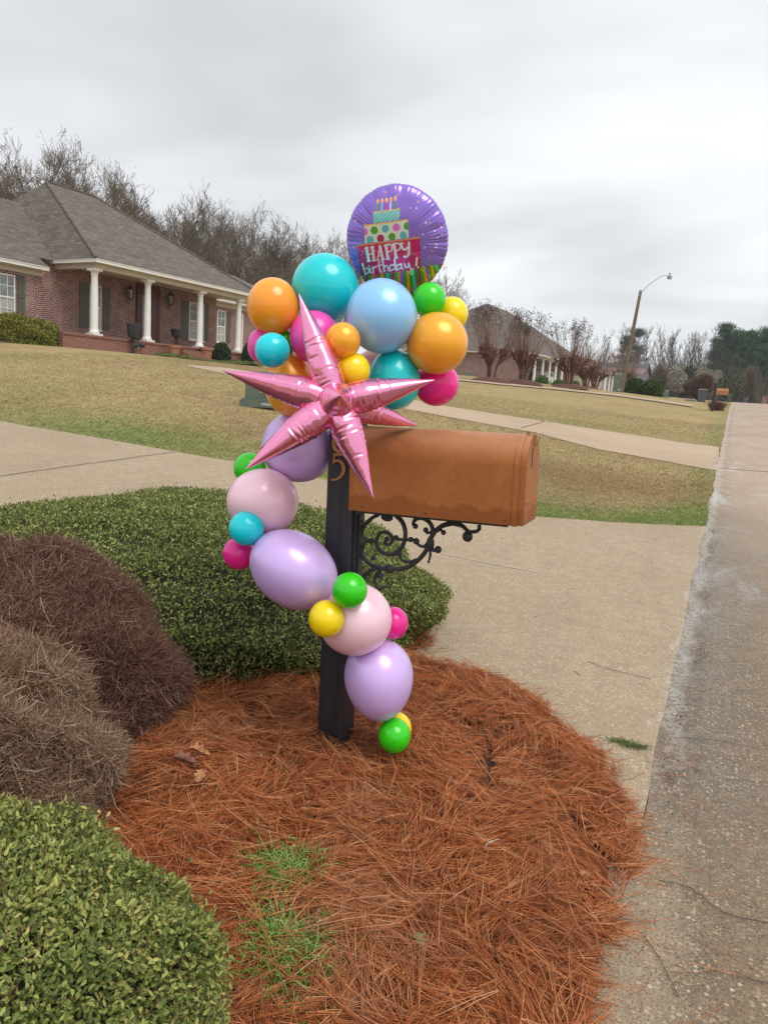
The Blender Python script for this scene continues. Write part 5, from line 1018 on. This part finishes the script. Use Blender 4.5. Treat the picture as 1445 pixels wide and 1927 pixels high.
for i, (x, yt, d_) in enumerate(Rt):
    k = i % 3; place('f%d' % k, mkf(200+k, h_=16., tl=.85, spread=.72, nch=(26, 7, 5, 4), start=.35, up=.10, lr=.34, thin=1.15, tr=.011), x, yt, d_, 'distant leafless tree '+rp_[i], 'bare trees along the horizon', wide=.95)
# pines
MT['pineleaf'] = island('pine_foliage', [(0, (.026, .062, .034)), (.5, (.050, .105, .055)), (1, (.10, .165, .085))], .85, .1)
def mk_pine(seed):
    rr = np.random.default_rng(seed); r0 = empty('pine_tree', (0, 0, 0)); h_ = 18.; S = [(0, 0, -.5, .2, .1, 6, .28, .22), (.2, .1, 6, .1, 0, 12, .22, .15), (.1, 0, 12, .1, 0, 17.5, .15, .03)]; P = []
    for k in range(46):
        z_ = rr.uniform(6.5, 17.6); t_ = rr.uniform(0, 6.28); l_ = (1-((z_-11)/9)**2)*rr.uniform(2.0, 3.9); l_ = max(l_, .6); e_ = NP([math.cos(t_)*l_, math.sin(t_)*l_, z_+rr.uniform(.2, 1.0)]); S.append((.1, 0, z_, *e_, .06, .02))
        for q in (.55, .8, 1.0):
            m = rr.integers(70, 110); ctr = NP([.1, 0, z_])*(1-q)+e_*q; P.append(ctr+rr.normal(size=(m, 3))*NP([.55, .55, .32]))
    segs_mesh(S, 'trunk', MT['bark'], r0); P = np.concatenate(P); Nn = rr.normal(size=P.shape)+NP([0, 0, .6]); Nn /= np.linalg.norm(Nn, axis=1)[:, None]; leaves(P, Nn, rr.uniform(.25, .5, len(P)), .10, 'crown', MT['pineleaf'], r0, 1.); return r0
Pn = [(1362, 612, 150), (1385, 624, 160), (1404, 630, 150), (1424, 618, 155), (1442, 624, 150), (1466, 616, 150), (1372, 640, 170), (1414, 640, 170), (1450, 636, 170), (1178, 620, 175), (1348, 645, 165), (1356, 628, 158), (1394, 650, 140), (1434, 655, 142), (1366, 668, 140)]
pp = ['tallest, at the left of the grove', 'second of the grove from the left', 'in the middle dip of the grove', 'rounded, right of the middle of the grove', 'fourth at the front of the grove', 'cut by the right edge of the picture', 'darker, behind the tallest one', 'behind the middle of the grove', 'behind the right end of the grove', 'lone, far behind the lamp pole', 'low, at the left foot of the grove', 'slim, just left of the tallest one', 'low, in front of the middle of the grove', 'low, in front of the right part of the grove', 'low, in front of the tallest one']
for i, (x, yt, d_) in enumerate(Pn): place('p%d' % (i % 3), (lambda s_: (lambda: mk_pine(s_)))(300+i % 3), x, yt, d_, 'dark green pine '+pp[i], 'pines beyond the end of the road', href=18., name='pine_tree', wide=1.15)
# far wood floor: saplings and brush too many to count
n = 9000; px_ = rng.uniform(1085, 1475, n); dep = np.where(px_ < 1232, rng.uniform(176, 205, n), rng.uniform(135, 190, n)); P = NP([at(x, 740, d_) for x, d_ in zip(px_, dep)]); P[:, 2] = H(P[:, 0], P[:, 1]); hh = rng.uniform(2, 8.5, (n, 1))*(.7+.5*rng.random((n, 1))); d = rng.normal(size=(n, 3))*NP([.22, .22, 0])+NP([0, 0, 1])
MT['brush'] = island('brush_twigs', [(0, (.07, .06, .045)), (.5, (.13, .115, .09)), (.85, (.17, .16, .12)), (1, (.09, .11, .06))], .9, .1)
tag(strands(np.stack([P, P+d*hh*.5, P+d*hh+rng.normal(0, .4, (n, 3))], 1), np.tile(NP([.05, .04, .015]), (n, 1)), 'woodland', MT['brush']), 'grey brown brush of the far woodland beyond the road', 'woodland', kind='stuff')
# flowering and round trees
def puff(name, x, y0, y1, d_, wpx, label, stops, n=2500, L_=.22, cat='tree', trunk=True, twigm=None, asp=1.):
    c = at(x, 735, d_); zg = H(c[0], c[1]); zt = at(x, y0, d_)[2]; h_ = max(zt-zg, 1.2); r_ = wpx/2/F*d_; r0 = empty(name, (c[0], c[1], zg), label, cat); rr = np.random.default_rng(int(x))
    S = []
    for k in range(10 if trunk else 60): t_ = rr.uniform(0, 6.28); q = rr.random()**.5; S.append((rr.normal(0, .05), rr.normal(0, .05), 0, math.cos(t_)*r_*q*.85, math.sin(t_)*r_*q*.85, h_*(.95-.35*q), .07 if trunk else .03, .015))
    segs_mesh(S, 'trunk', MT['bark'] if trunk else MT['redbark'], r0)
    u_ = rr.normal(size=(n, 3)); u_ /= np.linalg.norm(u_, axis=1)[:, None]; q = rr.random((n, 1))**.38; P = u_*q*NP([r_, r_, h_*.42])+NP([0, 0, h_*.56]); P *= 1+.12*np.sin(P[:, [1, 2, 0]]*3/r_+x)
    if twigm is None: leaves(P, u_, rr.uniform(.6, 1.2, n)*L_, L_*.6, 'crown', island(name+'_crown', stops, .8, .1), r0, 1.)
    else: dd2 = u_*NP([1, 1, .6])+NP([0, 0, .6])+rr.normal(0, .3, (n, 3)); ln = rr.uniform(.3, .8, (n, 1))*h_*.2; strands(np.stack([P-dd2*ln*.5, P, P+dd2*ln*.5], 1), np.tile(NP([.022, .018, .008]), (n, 1)), 'crown', twigm, r0)
    return r0
FW_ = [(0, (.16, .14, .11)), (.4, (.28, .26, .22)), (1, (.50, .48, .44))]
puff('flowering_tree', 1272, 688, 745, 105, 34, 'whitish flowering tree left of the round brown shrub', FW_, 3200, .20)
puff('flowering_tree', 1330, 686, 740, 120, 56, 'pale greenish white flowering tree above the round brown shrub', [(0, (.17, .15, .10)), (.5, (.26, .24, .17)), (1, (.42, .40, .32))], 3600, .20)
puff('bare_tree', 1240, 690, 742, 110, 34, 'rosy brown leafless tree left of the whitish flowering tree', None, 2600, .2, twigm=island('rosy_twigs', [(0, (.14, .10, .085)), (1, (.27, .21, .18))], .9, .1))
puff('round_shrub', 1313, 705, 748, 72, 54, 'large round brown twiggy shrub behind the grey wheeled bin', None, 6000, .2, 'shrub', False, twigm=island('brown_brush', [(0, (.10, .06, .045)), (1, (.22, .155, .12))], .9, .1))
puff('evergreen_tree', 1288, 690, 742, 135, 40, 'dark olive evergreen behind the flowering trees', DG, 2600, .35)
puff('evergreen_tree', 1375, 702, 748, 110, 60, 'olive green tree left of the end of the road', [(0, (.06, .07, .035)), (1, (.14, .15, .08))], 3200, .26)
puff('bare_tree', 1402, 695, 748, 120, 40, 'bushy grey leafless tree in front of the pines', None, 3200, .2, twigm=MT['twig'])
puff('evergreen_tree', 1437, 700, 748, 150, 50, 'olive brown tree behind the end of the road at the right edge', [(0, (.05, .06, .035)), (1, (.12, .12, .07))], 2600, .3)
# crape myrtles
MT['shoot'] = island('myrtle_shoots', [(0, (.14, .065, .045)), (.5, (.22, .12, .09)), (1, (.30, .21, .17))], .8, .1)
MT['seedhead'] = island('dry_seedheads', [(0, (.05, .035, .03)), (1, (.13, .10, .09))], .9, .1)
def myrtle(x, y, ytop, d_, label, seed, whips=135, group='crape myrtles on the lawns', r_=1., heads=True):
    c = at(x, y, d_); c[2] = H(c[0], c[1]); zt = at(x, ytop, d_)[2]; h_ = zt-c[2]; rr = np.random.default_rng(seed); r0 = empty('crape_myrtle', c, label, 'tree', group)
    S, Wp, K, Hd = [], [], [], []
    for k in range(9):
        t_ = k*6.28/9+rr.normal(0, .3); q = rr.uniform(.35, 1); a_ = NP([math.cos(t_)*.16, math.sin(t_)*.16, -.1]); b_ = NP([math.cos(t_)*.36*q*r_, math.sin(t_)*.36*q*r_, h_*.2]); e_ = NP([math.cos(t_)*.85*q*r_, math.sin(t_)*.85*q*r_, h_*rr.uniform(.36, .42)-.25*q]); S += [(*a_, *b_, .065, .045), (*b_, *e_, .045, .05)]
        for j in range(3): e2 = e_+NP([rr.normal(0, .22), rr.normal(0, .22), rr.uniform(0, .35)]); S.append((*b_, *e2, .035, .04)); K.append(e2)
        K.append(e_)
    for k in K: S.append((*(k-NP([0, 0, .08])), *(k+NP([0, 0, .10])), .085, .075))
    for k in K:
        for _ in range(5): v_ = rr.normal(size=3)*NP([.16, .16, .14]); S.append((*(k+v_*.3), *(k+v_), .04, .03))
    for i in range(whips):
        b_ = K[rr.integers(len(K))]; o_ = NP([b_[0], b_[1], 0])*rr.uniform(.5, 1.6)+NP([rr.normal(0, .3), rr.normal(0, .3), 0]); l_ = h_*rr.uniform(.36, .60); e_ = b_+o_*.95+NP([0, 0, math.sqrt(max(l_**2-(o_@o_)*.5, .5))]); m_2 = (b_+e_)/2+NP([*(o_[:2]*.06), .05]); Wp.append(np.stack([b_, m_2, e_]))
        if heads and rr.random() < .62: Hd.append(e_+rr.normal(size=(14, 3))*NP([.10, .10, .12]))
    segs_mesh(S, 'trunk', MT['redbark'], r0); strands(NP(Wp), np.tile(NP([.012, .008, .005]), (len(Wp), 1)), 'shoots', MT['shoot'], r0)
    if Hd: P = np.concatenate(Hd); leaves(P, rr.normal(size=P.shape), .085, .05, 'seedheads', MT['seedhead'], r0, 1.)
    th = np.linspace(0, 6.28, 33); R2 = 1.2
    MBm = MB(); MBm.lathe([(R2*1.1, -.05), (R2*.85, .14), (R2*.5, .24), (.05, .28)], (c[0], c[1], c[2]), 24); tag(MBm.build('mulch_ring', MT['bedmulch'], None, smooth=True, angle=80), kind='structure')
myrtle(922, 719, 574, 45, 'nearest bare crape myrtle with a single trunk and dark seedheads, left of the three', 1)
myrtle(981, 723, 590, 47, 'middle bare crape myrtle with dark seedheads', 2)
myrtle(1069, 731, 602, 50, 'right hand bare crape myrtle with dark seedheads', 3)
for x, y, yt, d_, lb, sd2 in ((1101, 726, 640, 62, 'reddish bare crape myrtle behind the right hand one', 4), (1118, 728, 650, 70, 'reddish bare crape myrtle left of the pale pavilion', 5), (1172, 733, 645, 72, 'reddish bare crape myrtle over the pale pavilion', 6), ): myrtle(x, y, yt, d_, lb, sd2, 150, heads=False)
# ------------------------------------------------------------------ street lamp
c = at(1168, 738, 56); c[2] = H(c[0], c[1]); D_ = 56
r0 = empty('street_lamp', c, 'tall leaning brown pole street lamp with a curved arm beyond the lawn', 'street lamp'); tp_ = at(1205, 547, D_)
MB().tube([c-(tp_-c)*.03, c+(tp_-c)*.5, tp_], [.17, .14, .10], 12).build('pole', MT['pole'], r0, smooth=True)
P = [at(x, y, D_) for x, y in ((1205, 552), (1212, 544), (1222, 535), (1234, 526), (1243, 520), (1250, 518.5), (1257, 518.5))]; arm = MB().tube(smooth_path(P, 3), .032, 8).build('arm', MT['galv'], r0, smooth=True)
for q in (.955, .985): MB().lathe([(.135, -.03), (.135, .03)], c+(tp_-c)*q, 10).build('band', MT['galv'], r0)
hc = at(1259.5, 519, D_); hd = MB().lathe([(.06, .22), (.09, .17), (.10, .05), (.17, -.02), (.20, -.06)], hc, 14).build('lamp_head', MT['galv'], r0, smooth=True)
MB().lathe([(.17, -.075), (.16, -.20), (.11, -.24), (.01, -.25)], hc, 14).build('lamp_globe', MT['curtain'], hd, smooth=True)
# clipped hedges and road side things in the distance
for x, y0, w_, d_, lb in ((1192, 713, 36, 57, 'dark clipped shrub right of the leaning lamp pole'), (1227, 714, 42, 56, 'larger clipped green shrub right of the lamp, left of the bins')):
    c = at(x, 742, d_); blob_shrub('clipped_shrub', c, w_/2/F*d_*.9, w_/2/F*d_*.9, max(at(x, y0, d_)[2]-H(c[0], c[1]), 1.0), lb, MG, 3500, .12, 0, 3.2)
def bin_(x, ytop, d_, label, hgt=1.08, rz=.2):
    c = at(x, 750, d_); c[2] = H(c[0], c[1]); r0 = empty('wheeled_bin', c, label, 'bin'); cs, sn = math.cos(rz), math.sin(rz); T = lambda a_, b_, z_: NP([c[0]+a_*cs-b_*sn, c[1]+a_*sn+b_*cs, c[2]+z_])
    a_, b_ = .23, .30; m = MB(); m.hexa([T(-a_, -a_, .06), T(a_, -a_, .06), T(a_, a_, .06), T(-a_, a_, .06), T(-b_, -b_, hgt-.1), T(b_, -b_, hgt-.1), T(b_, b_, hgt-.1), T(-b_, b_, hgt-.1)]); m.box((-b_-.02, -b_-.02, hgt-.16), (b_+.02, b_+.02, hgt-.101), T); m.build('body', MT['plastic'], r0, bevel=.02)
    m = MB(); m.hexa([T(-b_-.03, -b_-.04, hgt-.1), T(b_+.03, -b_-.04, hgt-.1), T(b_+.03, b_+.05, hgt-.1), T(-b_-.03, b_+.05, hgt-.1), T(-b_+.03, -b_+.02, hgt), T(b_-.03, -b_+.02, hgt), T(b_-.03, b_+.03, hgt-.02), T(-b_+.03, b_+.03, hgt-.02)]); m.build('lid', MT['plastic'], r0, bevel=.01)
    for s_ in (-.26, .20): MB().lathe([(.06, 0), (.13, .01), (.13, .05), (.06, .06)], T(s_, .26, .13), 12, axis=tuple(T(1, 0, 0)-T(0, 0, 0))).build('wheel', MT['darkiron'], r0)
bin_(1320, 738, 60, 'blue grey wheeled bin beside the second mailbox'); bin_(1372, 742, 100, 'distant dark wheeled bin beyond the second mailbox', rz=0); bin_(1402, 750, 118, 'tiny dark wheeled bin at the end of the road', .9)
c = at(1298, 761, 52); c[2] = H(c[0], c[1])
tag(MB().lathe([(.40, .0), (.42, .05), (.36, .10), (.30, .11), (.12, .14), (.01, .14)], c, 16).build('bin_lid', MT['boxgreen'], None, smooth=True), 'flat dark green lid lying on the grass left of the grey bin', 'lid')
c = at(1339, 771, 37); c[2] = H(c[0], c[1]); tpp = at(1344, 721, 37); r0 = empty('mailbox', c, 'distant copper mailbox on a dark post beside the grey bin', 'mailbox')
MB().box((-.06, -.06, -.1), (.06, .06, tpp[2]-c[2]), lambda a_, b_, z_: c+NP([a_+z_*.02, b_, z_])).build('post', MT['post'], r0, bevel=.006)
m = MB(); zb_ = at(1350, 743, 37)[2]; prof = [(.12*math.cos(t_), .18+.12*math.sin(t_)) for t_ in np.linspace(0, math.pi, 12)]+[(-.12, 0), (.12, 0)]
m.prism([NP([c[0]+.10, c[1]+y, zb_+z]) for y, z in prof], (.52, 0, 0)); m.build('box', MT['numeral'], r0); MB().tube([NP([c[0]+.08, c[1], zb_-.3]), NP([c[0]+.25, c[1], zb_-.2]), NP([c[0]+.4, c[1], zb_-.01])], .015, 6).build('bracket', MT['darkiron'], r0)
c = at(1348, 768, 38.5); c[2] = H(c[0], c[1]); n = 900; P = np.tile(NP([0, 0, 0.]), (n, 1))+rng.normal(0, .12, (n, 3))*NP([1, 1, 0]); d = rng.normal(size=(n, 3))*NP([.5, .5, .1])+NP([0, 0, 1]); r0 = empty('grass_clump', c, 'reddish brown dry grass clump at the foot of the second mailbox', 'plant')
strands(np.stack([P, P+d*.22, P+d*.38+rng.normal(0, .06, (n, 3))], 1), np.tile(NP([.006, .005, .002]), (n, 1)), 'blades', MT['redtwig'], r0)
# second pair of road side mailboxes far off
for x, d_, lb in ((1438, 120, 'tiny distant brick mailbox pillar at the right end of the road'),):
    c = at(x, 750, d_); c[2] = H(c[0], c[1]); m = MB().box((c[0]-.35, c[1]-.35, c[2]-.1), (c[0]+.35, c[1]+.35, c[2]+1.3)).box((c[0]-.42, c[1]-.42, c[2]+1.3), (c[0]+.42, c[1]+.42, c[2]+1.4)); tag(m.build('mailbox_pillar', MT['brick'], None, uv=True), lb, 'pillar')
# ------------------------------------------------------------------ small things on the straw and the concrete
def straw_pt(x, y, lift=.03): p = hit(x, y, .135); z_ = bed_z(NP([p[0]]), NP([p[1]]))[0][0]; return NP([p[0], p[1], z_+lift])
def oak_leaf(x, y, s_, mat, label, rz, tilt=.3, cat='leaf', lift=.06):
    p = straw_pt(x, y, lift); lob = [(0, 0), (.12, .05), (.22, .18), (.30, .10), (.40, .30), (.50, .14), (.62, .30), (.72, .13), (.84, .20), (1, 0)]; out2 = lob+[(a_, -b_) for a_, b_ in lob[-2:0:-1]]
    cs, sn = math.cos(rz), math.sin(rz); V = [p+NP([0, 0, .015])*s_*8]; V = []
    for a_, b_ in out2: V.append(p+s_*NP([(a_-.5)*cs-b_*sn, (a_-.5)*sn+b_*cs, .10*math.sin(a_*5)+abs(b_)*tilt]))
    mid = [p+s_*NP([(a_-.5)*cs, (a_-.5)*sn, .10*math.sin(a_*5)]) for a_, b_ in lob]; n = len(lob); m = MB(); allv = V+mid[1:-1]; fc = []
    for i in range(n-1):
        u1, u2 = i, i+1; m1 = 0 if i == 0 else len(V)+i-1; m2 = n-1 if i+1 == n-1 else len(V)+i; fc.append(tuple(dict.fromkeys((u1, u2, m2, m1)))); l1 = 0 if i == 0 else len(V)-i; l2 = n-1 if i+1 == n-1 else len(V)-i-1; fc.append(tuple(dict.fromkeys((l1, m1, m2, l2))))
    m.add(allv, [f_ for f_ in fc if len(f_) > 2]); return tag(m.build('dry_leaf', mat, None, smooth=True), label, cat)
MT['oak1'] = vary('plum_brown_leaf', (.20, .085, .065), (.13, .05, .045), 40, .6); MT['oak2'] = vary('tan_leaf', (.46, .21, .085), (.36, .15, .06), 40, .6); MT['greenleaf'] = vary('green_leaf', (.10, .17, .05), (.16, .14, .06), 60, .5); MT['dark'] = vary('dark_bark_bit', (.05, .038, .035), (.09, .065, .055), 60, .9)
oak_leaf(345, 1432, .105, MT['oak1'], 'curled plum brown oak leaf on the straw by the leafless shrub', .5, .6); oak_leaf(372, 1416, .10, MT['oak2'], 'tan oak leaf standing behind the plum brown one', .35, .7, lift=.06); oak_leaf(379, 1455, .085, MT['oak2'], 'pale brown torn leaf below the curled oak leaf', -1.3, .3)
oak_leaf(790, 1757, .065, MT['greenleaf'], 'half eaten green leaf on the straw near the bottom', -.7, .2); oak_leaf(1100, 1622, .05, MT['oak2'], 'small tan leaf on the straw at the right', 1.4, .2); oak_leaf(858, 1468, .028, MT['oak2'], 'tiny cream leaf scrap on the straw below the green balloon', -.9, .2)
for x, y, s_, lb in ((830, 1513, .03, 'dark elongated bark chip in the middle of the straw'), (1055, 1530, .02, 'small dark bark chip right of the middle of the straw'), (995, 1800, .022, 'dark round seed pod on the straw near the bottom')):
    p = straw_pt(x, y, .045); m = MB().ball((0, 0, 0), s_*.5, 8, (1.2, .55, .4)); m.v = [tuple(NP(v)*(1+.25*math.sin(v[0]*300+v[1]*170))+p) for v in m.v]; tag(m.build('bark_chip', MT['dark'], None, smooth=True), lb, 'bark')
P = [straw_pt(x, y, .06) for x, y in ((913, 1580), (918, 1572), (928, 1568), (940, 1566))]; MT['lichen'] = vary('white_lichen', (.62, .60, .52), (.2, .15, .1), 90, .9); tag(MB().tube(smooth_path(P, 3), .003, 6).build('lichen_twig', MT['lichen'], None), 'short white lichen covered twig on the straw', 'twig')
def twig(P, label, r_=.0016, name='fallen_twig'):
    Q = []
    for x, y in P: p = hit(x, y, .02); Q.append(NP([p[0], p[1], max(H(p[0], p[1])+.016+r_, bed_z(NP([p[0]]), NP([p[1]]))[0][0]+.01)]))
    tag(MB().tube(smooth_path(Q, 3), r_, 6).build(name, MT['dark'], None), label, 'twig')
twig([(1105, 1244), (1140, 1256), (1185, 1268), (1226, 1277)], 'long thin twig lying on the driveway right of the straw', .0015); twig([(1080, 1262), (1092, 1270)], 'tiny twig on the driveway near the long one')
twig([(1240, 1655), (1300, 1670), (1360, 1715), (1445, 1735)], 'long curved brown twig across the road edge', .0014); twig([(1210, 1758), (1245, 1810), (1276, 1873)], 'dark twig slanting down the concrete at the bottom', .0013); twig([(1385, 1828), (1415, 1842), (1450, 1850)], 'short brown twig on the road at the right edge', .0013)
twig([(1255, 1385), (1330, 1390), (1380, 1398), (1450, 1412)], 'hairline brown root thread across the road at the right', .0009)
# green grass weeds growing through the straw
def weed(x, y, n, sp, hh_, label, seed):
    p = hit(x, y, .05); p[2] = bed_z(NP([p[0]]), NP([p[1]]))[0][0]-.01; rr = np.random.default_rng(seed); r0 = empty('grass_weed', p, label, 'weed'); b = rr.normal(size=(n, 3))*NP([sp, sp, 0]); t_ = rr.uniform(0, 6.28, n); ln = rr.uniform(.5, 1.2, (n, 1))*hh_; d = np.stack([np.cos(t_), np.sin(t_), np.zeros(n)], 1)*rr.uniform(.2, 1., (n, 1)); z_ = NP([0, 0, 1.])
    A = np.stack([b, b+(d*.25+z_*.5)*ln, b+(d*.7+z_*.8)*ln, b+(d*1.2+z_*.75)*ln], 1); strands(A, np.tile(NP([.0023, .0021, .0015, .0004]), (n, 1)), 'blades', MT['weedblade'], r0)
    m = n//30; ends = A[:m, 3]+NP([0, 0, .02]); S = strands(np.stack([b[:m], (b[:m]+ends)/2+z_*.02, ends+z_*.03], 1), np.tile(NP([.0008, .0007, .0005]), (m, 1)), 'stems', MT['weedseed'], r0)
    P = np.repeat(ends+z_*.03, 7, 0)+rr.normal(0, .007, (m*7, 3)); leaves(P, rr.normal(size=P.shape), .005, .0025, 'seed_heads', MT['weedseed'], r0, 1.)
MT['weedblade'] = island('green_blade', [(0, (.07, .17, .025)), (.6, (.17, .34, .05)), (1, (.36, .46, .14))], .6, .3); MT['weedseed'] = island('pale_seed', [(0, (.26, .32, .12)), (1, (.48, .52, .28))], .8)
weed(530, 1672, 700, .055, .085, 'tuft of fresh green grass in the straw, upper of the two by the pale shrub', 1); weed(585, 1690, 260, .035, .05, 'small green grass tuft just right of the upper tuft', 4); weed(540, 1812, 900, .06, .095, 'larger tuft of green seeding grass in the straw near the bottom', 2); weed(468, 1800, 90, .03, .05, 'thin seeding grass sprigs beside the pale green shrub', 3); weed(575, 1885, 320, .05, .06, 'green grass tuft at the bottom edge of the picture', 6)
p = hit(1178, 1404); n = 220; b = np.c_[rng.normal(p[0], .045, n), rng.normal(p[1], .02, n), np.full(n, H(p[0], p[1])+.01)]; d = rng.normal(size=(n, 3))*NP([1, .5, .1])+NP([0, 0, .5]); r0 = empty('grass_weed', (p[0], p[1], H(p[0], p[1])), 'thin strip of olive grass on the concrete at the straw edge', 'weed')
strands(np.stack([b, b+d*.015, b+d*.03], 1)-NP(r0.location), np.tile(NP([.0012, .001, .0004]), (n, 1)), 'blades', MT['weedy'], r0)

# fallen leaves too many to count, blown over the lawn and driveway
n = 90; x = rng.uniform(-18, -.4, n); y = far1(x)+rng.uniform(.2, 14, n)*rng.random(n); P = np.stack([x, y, H(x, y)+.03], 1); x2 = rng.uniform(-3.5, -.3, 26); y2 = rng.uniform(4.9, 10, 26); P = np.concatenate([P, np.stack([x2, y2, H(x2, y2)+.014], 1)])
sz = np.r_[rng.uniform(.02, .05, n), rng.uniform(.008, .02, 26)]; tag(leaves(P, np.tile(NP([0, 0, 1.]), (len(P), 1)), sz, sz*.7, 'fallen_leaves', island('leaf_litter', [(0, (.05, .035, .02)), (.6, (.12, .07, .035)), (1, (.25, .15, .07))], .8), None, 1.2), 'scattered brown fallen leaves on the lawn and driveway', 'leaves', kind='stuff')
# damp winter air
hz = MB().box((-130, -30, -1.2), (60, 235, 32)); hm = bpy.data.materials.new('haze'); hm.use_nodes = True; hn = hm.node_tree.nodes; hn.remove(hn['Principled BSDF']); pv = hn.new('ShaderNodeVolumePrincipled'); pv.inputs['Density'].default_value = .00045; pv.inputs['Color'].default_value = (.86, .89, .93, 1); pv.inputs['Anisotropy'].default_value = .2
hm.node_tree.links.new(pv.outputs[0], hn['Material Output'].inputs['Volume']); tag(hz.build('haze', hm), kind='stuff')
